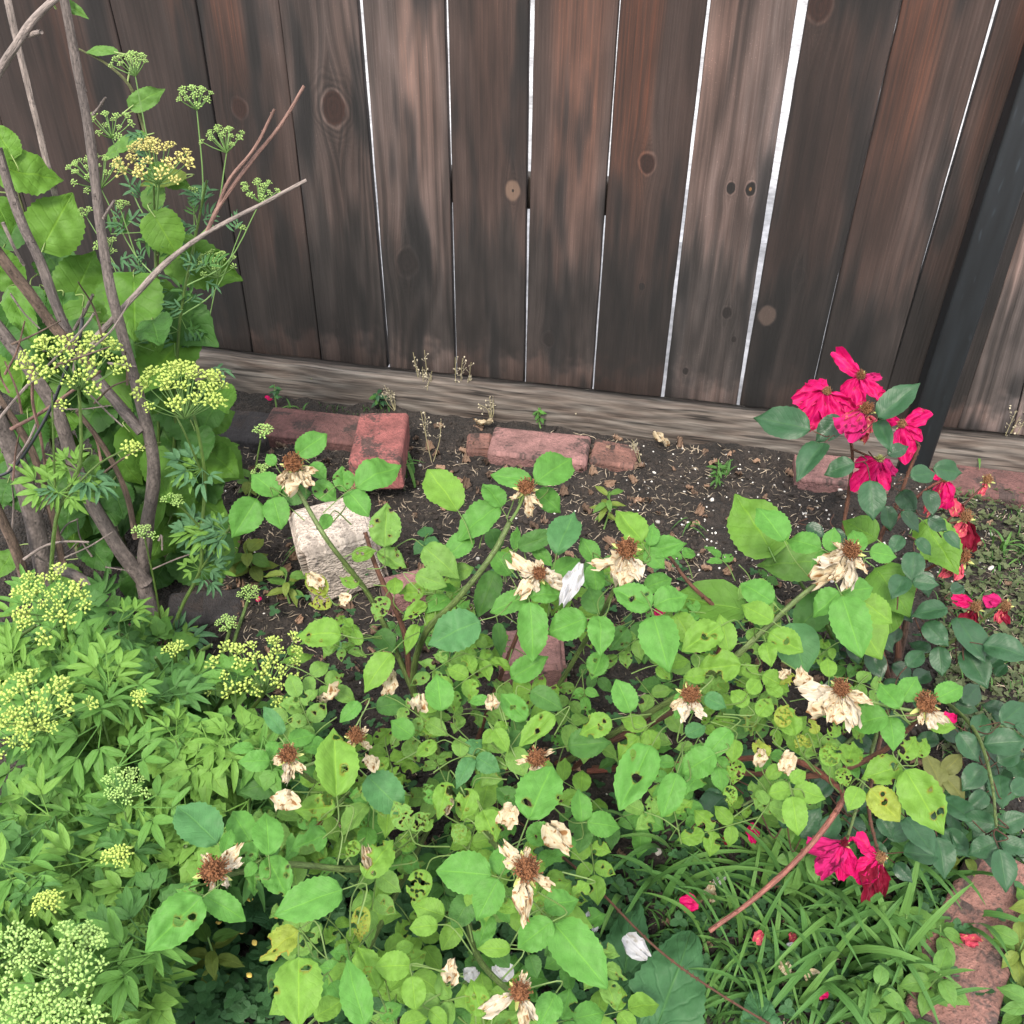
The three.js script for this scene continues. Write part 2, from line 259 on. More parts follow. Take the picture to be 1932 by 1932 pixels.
{
  const p = P(632, 975, 0.12);
  const smap = tex(512, 512, (x, y) => { const a = fbm(x * 5, y * 16 + fbm(x * 4, y * 4), 3), b = fbm(x * 40, y * 60, 4), s = nz(x * 130, y * 130, 8); const L = 0.68 + 0.10 * a + 0.10 * b - 0.12 * sm(0.25, 0.5, fbm(x * 9, y * 7, 11)) + (s > 0.5 ? 0.1 : s < -0.5 ? -0.16 : 0); return [L * 1.02, L * 0.95, L * 0.89]; });
  const g = stoneGeo(0.13, 0.13, 0.11, 0.3, 7, 0.05, 16);
  const M = new THREE.Matrix4().makeRotationFromEuler(new THREE.Euler(0.1, 0.32, 0.12, 'YXZ')).setPosition(p.x, 0.055, p.z);
  tag(place(scene, 'stone_block', g, new THREE.MeshStandardMaterial({ map: smap, bumpMap: smap, bumpScale: 0.012, roughness: 1 }), M), 'pale rough stone block standing left of the cream rose', 'stone');
}
// ---------------------------------------------------------------- leaf shapes
// half width along the leaf (t = 0 at the stalk), teeth, bend and holes; unit length, unit full width
function leafGeo({ shape = 'ovate', rows = 16, cols = 6, teeth = 0.03, droop = 0.12, fold = 0.12, wave = 0.05, cord = 0, holes = [], sd = 0, twist = 0 }) {
  const S = { ovate: t => Math.pow(t, 0.55) * Math.pow(1 - t, 0.75) * (1 - 0.45 * sm(0.66, 0.97, t)), round: t => Math.pow(t, 0.5) * Math.pow(1 - t, 0.65) * (1 - 0.4 * sm(0.74, 0.98, t)), lance: t => Math.pow(t, 0.7) * Math.pow(1 - t, 0.8) , heart: t => Math.pow(t, 0.36) * Math.pow(1 - t, 0.7) * (1 - 0.5 * sm(0.6, 0.95, t)), plantain: t => (t < 0.3 ? 0.28 + 0.72 * sm(0, 0.5, t) : 1.0) * Math.pow(Math.max(0, 1 - t), 0.55) * Math.min(1, 0.3 + t * 2.4) * 1.25 }[shape];
  let top = 0; for (let i = 1; i < 60; i++) top = Math.max(top, S(i / 60));
  const half = (t, k) => 0.5 / top * S(clamp(t, 0.0005, 0.9995)) * (1 + teeth * ((k % 2) ? 1 : -1));
  const field = (x, y) => { let f = -1; for (const [hx, hy, r, e] of holes) { const dx = x - hx, dy = (y - hy) * 1.15, a = Math.atan2(dy, dx); f = Math.max(f, r * (1 + 0.5 * nz(Math.cos(a) * 2.2 + hx * 9, Math.sin(a) * 2.2 + hy * 9, sd) + (e || 0) * Math.cos(2 * a)) - Math.hypot(dx, dy)); } return f; };
  const pt = (s, t, w) => {
    const x = s * w, y = t - cord * Math.pow(Math.abs(s), 1.6) * Math.pow(1 - t, 3);
    const z = fold * (Math.abs(x) * 1.4 - 0.25 * Math.abs(s * s)) * (1 - 0.3 * t) - droop * t * t + wave * fbm(x * 2.6 + sd, y * 2.6, sd * 1.7) + twist * x * (t - 0.4);
    return [x, y, z, s * 0.5 + 0.5, t];
  };
  const nodes = [];
  for (let j = 0; j <= rows; j++) { const t = j / rows, w = j === 0 || j === rows ? 0.012 : half(t, j); for (let i = 0; i <= cols; i++) { const p = pt(i / cols * 2 - 1, t, w); p.f = holes.length ? field(p[0], p[1]) : -1; nodes.push(p); } }
  const pos = [], uv = [], idx = [], col = [], key = new Map();
  const vid = p => { const k = Math.round(p[0] * 4000) + '|' + Math.round(p[1] * 4000); let i = key.get(k); if (i === undefined) { i = pos.length / 3; key.set(k, i); pos.push(p[0], p[1], p[2]); uv.push(p[3], p[4]); p.f > -0.004 ? col.push(1.25, 0.62, 0.5) : col.push(1, 1, 1); } return i; };
  const tri = (a, b, c) => {
    const q = [a, b, c], out = [];
    for (let i = 0; i < 3; i++) { const p = q[i], n = q[(i + 1) % 3]; if (p.f < 0) out.push(p); if (p.f < 0 !== n.f < 0) { const k = p.f / (p.f - n.f), m = p.map((x, e) => x + (n[e] - x) * k); m.f = 0; out.push(m); } }
    for (let i = 1; i + 1 < out.length; i++) { const A = vid(out[0]), B = vid(out[i]), C = vid(out[i + 1]); if (A !== B && B !== C && A !== C) idx.push(A, B, C); }
  };
  const c1 = cols + 1;
  for (let j = 0; j < rows; j++) for (let i = 0; i < cols; i++) { const a = nodes[j * c1 + i], b = nodes[j * c1 + i + 1], c = nodes[(j + 1) * c1 + i], d = nodes[(j + 1) * c1 + i + 1]; if (i < cols / 2) { tri(a, b, d); tri(a, d, c); } else { tri(a, b, c); tri(b, d, c); } }
  const g = new THREE.BufferGeometry(); g.setAttribute('position', new THREE.Float32BufferAttribute(pos, 3)); g.setAttribute('uv', new THREE.Float32BufferAttribute(uv, 2)); if (holes.length) g.setAttribute('color', new THREE.Float32BufferAttribute(col, 3)); g.setIndex(idx); g.computeVertexNormals(); return g;
}
const someHoles = (n, r0, r1, edge = 0) => { const a = []; for (let i = 0; i < n; i++) { const y = rr(0.15, 0.88), e = rnd() < edge; a.push([e ? (rnd() < .5 ? -1 : 1) * rr(0.36, 0.52) * Math.sin(Math.PI * y) : rr(-0.3, 0.3), y, rr(r0, r1), rr(0, 0.5)]); } return a; };
const G = { c: [], h: [], x: [], b: [], red: [], heart: [], weed: [], lance: [], plantain: [], tiny: [] };
for (let i = 0; i < 8; i++) G.c.push(leafGeo({ shape: i % 3 ? 'ovate' : 'round', rows: 20, teeth: 0.035, droop: rr(0.02, 0.24), fold: rr(0.10, 0.42), wave: rr(0.05, 0.11), sd: i * 3.1, twist: rr(-.25, .25) }));
for (let i = 0; i < 9; i++) G.h.push(leafGeo({ shape: i % 3 ? 'ovate' : 'round', rows: 20, cols: 14, teeth: 0.035, droop: rr(0.02, 0.22), fold: rr(0.10, 0.36), wave: rr(0.05, 0.12), sd: 40 + i * 3.1, holes: someHoles(2 + i % 3, 0.035, 0.1, 0.35) }));
for (let i = 0; i < 6; i++) G.b.push(leafGeo({ shape: 'ovate', rows: 20, cols: 14, teeth: 0.035, droop: rr(0.05, 0.25), fold: rr(0.05, 0.25), wave: 0.1, sd: 60 + i * 3.1, holes: [...someHoles(3, 0.11, 0.2, 1), ...someHoles(3, 0.03, 0.08, 0.2)] }));
for (let i = 0; i < 5; i++) G.x.push(leafGeo({ shape: 'ovate', rows: 26, cols: 20, teeth: 0.02, droop: rr(0.05, 0.2), fold: rr(0.05, 0.2), wave: 0.1, sd: 80 + i * 3.1, holes: [...someHoles(34, 0.018, 0.055, 0.1), ...someHoles(2, 0.09, 0.14, 1)] }));
for (let i = 0; i < 5; i++) G.red.push(leafGeo({ shape: 'ovate', rows: 18, teeth: 0.02, droop: rr(0.05, 0.22), fold: rr(0.12, 0.3), wave: 0.05, sd: 120 + i * 3.1 }));
for (let i = 0; i < 6; i++) G.heart.push(leafGeo({ shape: 'heart', rows: 22, cols: 8, teeth: 0.035, cord: 0.16, droop: rr(0.06, 0.25), fold: rr(0.02, 0.16), wave: rr(0.06, 0.12), sd: 150 + i * 3.1, twist: rr(-.3, .3) }));
for (let i = 0; i < 4; i++) G.weed.push(leafGeo({ shape: 'ovate', rows: 10, cols: 4, teeth: 0, droop: rr(0.1, 0.3), fold: rr(0.1, 0.3), wave: 0.06, sd: 180 + i * 3.1 }));
for (let i = 0; i < 3; i++) G.lance.push(leafGeo({ shape: 'lance', rows: 8, cols: 2, teeth: 0, droop: rr(0.1, 0.35), fold: 0.3, wave: 0.04, sd: 200 + i * 3.1 }));
for (let i = 0; i < 2; i++) G.plantain.push(leafGeo({ shape: 'plantain', rows: 26, cols: 10, teeth: 0.035, droop: 0.2, fold: 0.1, wave: 0.1, sd: 220 + i * 3.1 }));
G.in = [...Array(5)].map((_, i) => leafGeo({ shape: 'ovate', rows: 12, cols: 4, teeth: 0.03, droop: rr(0.02, 0.3), fold: rr(0.05, 0.35), wave: 0.09, sd: 250 + i * 3.1, twist: rr(-.4, .4) })).concat([...Array(5)].map((_, i) => leafGeo({ shape: 'ovate', rows: 14, cols: 10, teeth: 0.03, droop: rr(0.05, 0.3), fold: rr(0.05, 0.3), wave: 0.1, sd: 270 + i * 3.1, holes: [...someHoles(i % 2 ? 2 : 3, i % 2 ? 0.1 : 0.05, i % 2 ? 0.22 : 0.14, i % 2 ? 1 : 0.4)] })));
G.tiny.push(leafGeo({ shape: 'round', rows: 5, cols: 2, teeth: 0, droop: 0.1, fold: 0.1, wave: 0.02, sd: 240 }));

// leaf skin: midrib, side veins that curve to the tip, mottling; the tint comes from the material
function leafSkin(sd, veinN, veinC, ribC, spots = 0, rim = 0.1) {
  const vein = (x, y) => { const s = Math.abs(x - 0.5) * 2, q = (y - 0.30 * s + 0.02 * nz(s * 4, y * 9, sd)) * veinN + (x > 0.5 ? 0.37 : 0), d = Math.abs(q - Math.round(q)); return Math.max(Math.exp(-(s * s) / 0.0016), 0.65 * Math.exp(-(d * d) / 0.006) * sm(1, 0.85, s)); };
  const map = tex(192, 192, (x, y) => {
    const s = Math.abs(x - 0.5) * 2, v = vein(x, y), rib = Math.exp(-(s * s) / 0.0014), m = fbm(x * 5, y * 5, sd), f = nz(x * 46, y * 46, sd);
    let L = 0.86 + 0.06 * m + 0.035 * f, c = [L, L, L]; c = mix3(c, [veinC, veinC * 1.0, veinC], 0.22 * v); c = mix3(c, [ribC * 1.05, ribC, ribC * 0.85], 0.55 * rib);
    c = mix3(c, [1, 1, 0.95], rim * sm(0.93, 1, s));
    if (spots) { const sp = nz(x * 22, y * 22, sd + 9); if (sp > 0.62 - spots) c = mix3(c, [1, 0.98, 0.9], 0.8); else if (sp < -0.66) c = mix3(c, [0.5, 0.36, 0.25], 0.7); }
    return c;
  });
  const bump = tex(128, 128, (x, y) => { const h = 0.6 - 0.45 * vein(x, y) + 0.1 * nz(x * 20, y * 20, sd); return [h, h, h]; }, false);
  return { map, bump };
}
const skin = [leafSkin(1, 8, 0.95, 1.0, 0, 0.25), leafSkin(2, 8, 0.95, 1.0, 0.08, 0.25), leafSkin(3, 9, 0.80, 1.0), leafSkin(4, 6, 0.78, 1.05), leafSkin(5, 3, 0.7, 0.95)];
const leafMat = (r, g, b, sk, o = {}) => new THREE.MeshPhysicalMaterial({ color: lin(r, g, b), map: skin[sk].map, bumpMap: skin[sk].bump, bumpScale: o.bump ?? 0.0006, roughness: o.rough ?? 0.55, transmission: o.tr ?? 0.3, thickness: 0, specularIntensity: o.spec ?? 0.3, vertexColors: true, side: THREE.DoubleSide });
const M = {
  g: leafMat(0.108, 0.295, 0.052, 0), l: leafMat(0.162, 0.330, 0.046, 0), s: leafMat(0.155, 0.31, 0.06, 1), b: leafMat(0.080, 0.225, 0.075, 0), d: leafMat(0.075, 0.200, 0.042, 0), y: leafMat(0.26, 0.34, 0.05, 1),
  r: leafMat(0.020, 0.066, 0.027, 2, { rough: 0.38, spec: 0.6, tr: 0.12, bump: 0.0004 }), r2: leafMat(0.030, 0.094, 0.038, 2, { rough: 0.45, spec: 0.5, tr: 0.15, bump: 0.0004 }), rn: leafMat(0.17, 0.19, 0.06, 2, { tr: 0.3 }),
  h: leafMat(0.100, 0.235, 0.030, 3, { bump: 0.0012 }), h2: leafMat(0.060, 0.165, 0.032, 3, { bump: 0.0012 }), H: leafMat(0.13, 0.285, 0.036, 3, { bump: 0.0012 }),
  p: leafMat(0.125, 0.295, 0.055, 4), p2: leafMat(0.175, 0.355, 0.062, 4), p3: leafMat(0.080, 0.210, 0.048, 4), pb: leafMat(0.10, 0.235, 0.105, 4),
  w: leafMat(0.12, 0.26, 0.05, 0), w2: leafMat(0.20, 0.28, 0.055, 0), k: leafMat(0.060, 0.170, 0.065, 3, { bump: 0.0025 }), gr: leafMat(0.095, 0.235, 0.055, 4), gr2: leafMat(0.14, 0.30, 0.07, 4),
  cream: leafMat(0.62, 0.45, 0.27, 1, { tr: 0.3, bump: 0.004, spec: 0.2 }),
};
const plain = (r, g, b, rough = 0.8, o = {}) => new THREE.MeshPhysicalMaterial({ color: lin(r, g, b), roughness: rough, side: THREE.DoubleSide, ...o });
const leafMx = (B, T, w, n) => { const y = T.clone().sub(B), L = y.length(); y.normalize(); const x = y.clone().cross(n).normalize(), z = x.clone().cross(y); return new THREE.Matrix4().makeBasis(x, y, z).scale(V(w, L, L)).setPosition(B); };
const jit = (k = 1) => V(rr(-k, k), rr(-k, k), rr(-k, k));
const facing = (p, up, cam, j) => UP.clone().multiplyScalar(up).addScaledVector(CAM.clone().sub(p).normalize(), cam).add(jit(j)).normalize();
// a leaf sighted from its stalk end to its tip: hung at a point of the garden with a plane of its own
function sight(B, u1, v1, wpx, n, cap = 0.74) { const k = B.distanceTo(CAM), T = hit(u1, v1, B, n), b2 = B.clone().project(camera), app = Math.hypot(u1 - (b2.x + 1) * 966, v1 - (1 - b2.y) * 966) / 1932 * k * 1.3, L = T.distanceTo(B); if (!(L < app)) T.lerp(B, 1 - app / L); T.lerp(B, -0.1); return { T, w: Math.min(1.1 * wpx / 1932 * k, cap * T.distanceTo(B)) }; }
function addLeaf(o, name, geos, mat, B, T, w, n) { return place(o, name, pick(geos), mat, leafMx(B, T, w, n)); }
// many alike pieces too fine to pick apart, joined into one part
function joined(parent, name, geos, mat) { const m = part(parent, name, mergeGeometries(geos.map(g => { const k = g.index ? g.toNonIndexed() : g; for (const a of Object.keys(k.attributes)) if (!['position', 'normal', 'uv', ...(mat.vertexColors ? ['color'] : [])].includes(a)) k.deleteAttribute(a); if (mat.vertexColors && !k.attributes.color) k.setAttribute('color', new THREE.Float32BufferAttribute(new Float32Array(k.attributes.position.count * 3).fill(1), 3)); return k; })), mat); m.userData.kind = 'stuff'; return m; }
const xform = (g, Mx) => g.clone().applyMatrix4(Mx);
// ---------------------------------------------------------------- the two roses
const barkTex = tex(128, 512, (x, y) => { const a = fbm(x * 9, y * 5, 3), b = nz(x * 30, y * 22, 5), L = 0.80 + 0.2 * a + 0.16 * b - (nz(x * 14, y * 60, 8) > 0.5 ? 0.25 : 0); return [L, L * 0.98, L * 0.96]; });
const barkBump = tex(128, 512, (x, y) => { const h = 0.5 + 0.3 * fbm(x * 9, y * 5, 3) + 0.2 * nz(x * 30, y * 22, 5); return [h, h, h]; }, false);
const bark = (r, g, b, rough = 0.85) => new THREE.MeshStandardMaterial({ color: lin(r, g, b), map: barkTex, bumpMap: barkBump, bumpScale: 0.002, roughness: rough });
const caneGreen = bark(0.12, 0.19, 0.05, 0.6), caneBrown = bark(0.13, 0.055, 0.032), caneRed = bark(0.26, 0.095, 0.07, 0.65), stalkMat = plain(0.10, 0.165, 0.04, 0.6);
function thorns(geo, n, len, list) { // a few hooked prickles standing off a cane
  const p = geo.attributes.position, nn = geo.attributes.normal;
  for (let i = 0; i < n; i++) { const k = Math.floor(rnd() * (p.count - 10)); const c = new THREE.ConeGeometry(len * 0.28, len, 4); c.translate(0, len * 0.4, 0); const q = new THREE.Quaternion().setFromUnitVectors(UP, V(nn.getX(k), nn.getY(k) - 0.3, nn.getZ(k)).normalize()); c.applyQuaternion(q); c.translate(p.getX(k), p.getY(k), p.getZ(k)); list.push(c); }
}
const canePts = (a, mode) => a.map(([u, v, h]) => mode ? Q(u, v, h) : P(u, v, h));
function nearest(pt, nodes) { let b = nodes[0], d = 9; for (const n of nodes) { const k = n.distanceTo(pt) + Math.max(0, n.y - pt.y) * 1.5; if (k < d) { d = k; b = n; } } return b; }

// --- spent flower: a brown mop of stamens and withered petals hanging from it
const mopGeo = [0, 1, 2].map(i => { const list = []; const core = new THREE.IcosahedronGeometry(0.62, 2); const p = core.attributes.position; for (let k = 0; k < p.count; k++) { const f = 1 + 0.3 * fbm(p.getX(k) * 3 + i * 7, p.getY(k) * 3, p.getZ(k) * 3); p.setXYZ(k, p.getX(k) * f, p.getY(k) * f * 0.7, p.getZ(k) * f); } core.computeVertexNormals(); list.push(core);
  for (let k = 0; k < 130; k++) { const a = rr(0, 6.28), e = Math.pow(rnd(), 0.7) * 1.45, d = V(Math.sin(e) * Math.cos(a), Math.cos(e), Math.sin(e) * Math.sin(a)), r0 = 0.5, L = rr(0.2, 0.4); const s = d.clone().multiplyScalar(r0), t = d.clone().multiplyScalar(r0 + L).add(jit(0.2)); list.push(tube([s, s.clone().lerp(t, 0.5).add(jit(0.05)), t], [0.05, 0.03], 3)); list.push(new THREE.OctahedronGeometry(0.06).translate(t.x, t.y, t.z)); }
  const g = mergeGeometries(list.map(x => { const n = x.index ? x.toNonIndexed() : x; n.deleteAttribute('uv'); return n; })); return g; });
function petalGeo(sd, crumple, curl, notch = 0.1) { // unit length along y
  const n = 9, pos = [], uv = [], idx = [];
  for (let j = 0; j <= n; j++) for (let i = 0; i <= n; i++) { const t = j / n, s = i / n * 2 - 1, w = crumple > 1 ? 0.42 * Math.pow(Math.sin(Math.PI * (0.06 + 0.80 * t)), 0.8) * (1 - 0.1 * t) + 0.04 : 0.5 * Math.pow(Math.sin(Math.PI * (0.08 + 0.62 * t)), 0.7); let x = s * w * (1 + crumple * 0.35 * nz(t * 4, s * 2, sd)), y = t - (crumple > 1 ? notch * (1 - Math.abs(s)) : 0.30 * s * s) * t * t + 0.10 * crumple * nz(s * 3, t * 3, sd + 4), z = curl * (t * t * 0.6 + s * s * 0.35 * t) + crumple * 0.24 * fbm(s * 2.2, t * 3.2, sd + 8) + crumple * 0.07 * Math.sin(s * 9 + sd); pos.push(x, y, z); uv.push(i / n, t); if (i < n && j < n) { const a = j * (n + 1) + i; idx.push(a, a + 1, a + n + 1, a + 1, a + n + 2, a + n + 1); } }
  const g = new THREE.BufferGeometry(); g.setAttribute('position', new THREE.Float32BufferAttribute(pos, 3)); g.setAttribute('uv', new THREE.Float32BufferAttribute(uv, 2)); g.setIndex(idx); g.computeVertexNormals(); return g;
}
const dryPetal = [0, 1, 2, 3, 4, 5, 6].map(i => petalGeo(i * 5.3, 1.15 + 0.12 * i, -0.4 + 0.2 * i)), softPetal = [0, 1, 2, 3, 4, 5].map(i => petalGeo(50 + i * 5.3, 0.6 + 0.06 * i, -0.35 + 0.22 * i, 0.16));
const petalTex = (a, b, e, sd) => tex(128, 128, (x, y) => { const f = 0.5 + 0.5 * Math.sin((x - 0.5) * 60 * (1.3 - y * 0.6)) * 0.4 + 0.35 * fbm(x * 5, y * 3, sd); let c = mix3(a, b, clamp(f)); c = mix3(c, e, sm(0.25, 0.6, fbm(x * 4, y * 4, sd + 3) + 0.25 * (y - 0.5))); return c; });
const petalMat = (map, o = {}) => new THREE.MeshPhysicalMaterial({ map, roughness: 0.75, transmission: 0.22, thickness: 0, specularIntensity: 0.3, side: THREE.DoubleSide, ...o });
const mCream = petalMat(petalTex([0.76, 0.72, 0.64], [0.71, 0.64, 0.51], [0.52, 0.38, 0.24], 1)), mWhite = petalMat(petalTex([0.74, 0.71, 0.66], [0.70, 0.65, 0.56], [0.66, 0.55, 0.40], 2)), mPure = petalMat(petalTex([0.70, 0.70, 0.71], [0.64, 0.64, 0.655], [0.58, 0.57, 0.55], 3));
const mPink = petalMat(petalTex([0.74, 0.08, 0.39], [0.66, 0.02, 0.29], [0.52, 0.015, 0.20], 4), { roughness: 0.55 }), mPink2 = petalMat(petalTex([0.72, 0.15, 0.42], [0.60, 0.05, 0.31], [0.44, 0.03, 0.22], 5)), mFade = petalMat(petalTex([0.74, 0.36, 0.38], [0.66, 0.18, 0.30], [0.74, 0.58, 0.40], 6)), mWine = petalMat(petalTex([0.46, 0.03, 0.16], [0.38, 0.02, 0.12], [0.30, 0.03, 0.08], 7));
const mMop = plain(0.165, 0.066, 0.024, 0.9), mMop2 = plain(0.23, 0.115, 0.05, 0.9), mSepal = plain(0.30, 0.33, 0.10, 0.7);
const sepalGeo = leafGeo({ shape: 'lance', rows: 6, cols: 2, teeth: 0, droop: -0.3, fold: 0.3 });
// C: point of the mop, size in metres, list of petals [angle in degrees seen from the eye (0 right, 90 up), length in mop sizes, kind]
function flower(o, C, size, petals, mop = mMop, face = null, drop = 0) {
  const n = face || facing(C, 0.55, 0.75, 0.2), g = sub(o, 'flower', C), q = new THREE.Quaternion().setFromUnitVectors(UP, n);
  const Rt = V(1, 0, 0), Fw = Rt.clone().cross(n).normalize(), R2 = n.clone().cross(Fw).normalize().multiplyScalar(1); // a frame across the flower
  const up2 = UP.clone().addScaledVector(n, -UP.dot(n)).normalize(), rt2 = up2.clone().cross(n).normalize();
  place(g, 'stamens', pick(mopGeo), mop, new THREE.Matrix4().compose(C, q.multiply(new THREE.Quaternion().setFromAxisAngle(UP, rr(0, 6))), V(size * 0.5, size * 0.5, size * 0.5)));
  for (const [deg, len, m, wd] of petals) {
    const a = deg * Math.PI / 180, d = rt2.clone().multiplyScalar(Math.cos(a)).addScaledVector(up2, Math.sin(a));
    const B = C.clone().addScaledVector(d, size * 0.30).addScaledVector(n, -size * 0.16), T = B.clone().addScaledVector(d, size * len).addScaledVector(n, -size * len * (0.25 + drop)).addScaledVector(UP, -size * len * 0.15);
    place(g, 'petal', pick(m === mPink || m === mPink2 ? softPetal : dryPetal), m, leafMx(B, T, size * len * (wd || rr(0.75, 1.1)), n.clone().add(jit(0.35)).normalize()));
  }
  const cal = []; for (let k = 0; k < 5; k++) { const a = k * 1.257 + rr(0, .4), d = rt2.clone().multiplyScalar(Math.cos(a)).addScaledVector(up2, Math.sin(a)), B = C.clone().addScaledVector(n, -size * 0.34), T = B.clone().addScaledVector(d, size * 0.55).addScaledVector(n, -size * 0.15); cal.push(xform(sepalGeo, leafMx(B, T, size * 0.16, n))); }
  cal.push(new THREE.SphereGeometry(size * 0.16, 7, 5).translate(C.x - n.x * size * 0.4, C.y - n.y * size * 0.4, C.z - n.z * size * 0.4));
  const s = part(g, 'calyx', mergeGeometries(cal.map(x => { x = x.index ? x.toNonIndexed() : x; return x; })), mSepal);
  return { g, foot: C.clone().addScaledVector(n, -size * 0.45) };
}

// --- the cream rose in the middle
const rose = thing('cream_rose_bush', 'leafy rose bush with chewed bright green leaves and withered cream flowers', 'rose bush', P(850, 1470, 0));
const roseCanes = [
  [caneGreen, [3, 5], [[962, 985, .43], [930, 1045, .40], [868, 1125, .35], [800, 1200, .27], [785, 1330, .10], [845, 1465, -.01]]],
  [caneBrown, [2.5, 5], [[690, 1005, .30], [708, 1065, .28], [760, 1185, .22], [780, 1310, .11], [840, 1460, -.01]]],
  [caneGreen, [2.6, 4.5], [[562, 925, .40], [615, 1015, .36], [700, 1130, .26], [790, 1330, .10], [850, 1470, -.01]]],
  [caneGreen, [2.6, 5], [[1610, 1060, .42], [1530, 1110, .38], [1450, 1180, .35], [1380, 1245, .31], [1250, 1330, .20], [1080, 1430, .05], [1060, 1450, -.01]]],
  [caneBrown, [2, 4], [[1263, 1050, .34], [1300, 1100, .32], [1360, 1165, .28], [1340, 1260, .2], [1120, 1420, .05], [1080, 1450, -.01]]],
  [caneGreen, [2.4, 4.5], [[410, 1655, .37], [530, 1632, .34], [690, 1638, .28], [800, 1560, .15], [860, 1480, -.01]]],
  [caneGreen, [2.4, 5], [[985, 1660, .42], [940, 1600, .34], [900, 1535, .18], [870, 1470, -.01]]],
  [caneBrown, [2.4, 4.5], [[1745, 1345, .40], [1660, 1420, .31], [1560, 1460, .27], [1300, 1450, .12], [1120, 1450, -.01]]],
  [caneRed, [2.6, 3.8], [[1338, 1757, .23], [1430, 1690, .25], [1520, 1605, .28], [1585, 1520, .30], [1592, 1500, .305], [1575, 1480, .30], [1500, 1435, .26], [1300, 1440, .10], [1110, 1455, -.01]]],
  [caneGreen, [2.2, 4], [[545, 1440, .37], [620, 1490, .28], [750, 1505, .14], [840, 1468, -.01]]],
  [caneGreen, [2.2, 4.5], [[975, 1885, .40], [900, 1800, .30], [870, 1620, .10], [855, 1490, -.01]]],
  [caneGreen, [2.2, 4], [[1012, 1445, .37], [965, 1490, .22], [885, 1478, -.01]]],
  [caneBrown, [2.0, 4], [[1290, 1330, .35], [1220, 1370, .22], [1050, 1440, -.01]]],
  [caneGreen, [2.0, 4], [[1180, 1060, .40], [1150, 1130, .34], [1080, 1250, .2], [980, 1420, .02]]],
  [caneGreen, [2.0, 4], [[640, 1880, .33], [700, 1780, .25], [800, 1580, .1], [850, 1490, -.01]]],
  [caneBrown, [2.2, 3.5], [[1010, 1080, .40], [990, 1160, .3], [920, 1340, .12], [880, 1460, -.01]]],
  [caneBrown, [1.2, 1.6], [[1500, 1960, .05], [1350, 1870, .09], [1240, 1790, .10], [1100, 1650, .1], [900, 1490, 0]]],
];
let nodes = [];
for (const [m, [r0, r1], pts] of roseCanes) {
  const p = canePts(pts), g = tube(p, [r0 / 1000, r1 / 1000], 7, 0.18, 0.012), th = [g]; thorns(g, m === caneGreen ? 10 : 26, 0.006, th);
  part(rose, 'cane', mergeGeometries(th.map(x => x.index ? x.toNonIndexed() : x)), m);
  nodes.push(...new THREE.CatmullRomCurve3(p).getSpacedPoints(24));
}
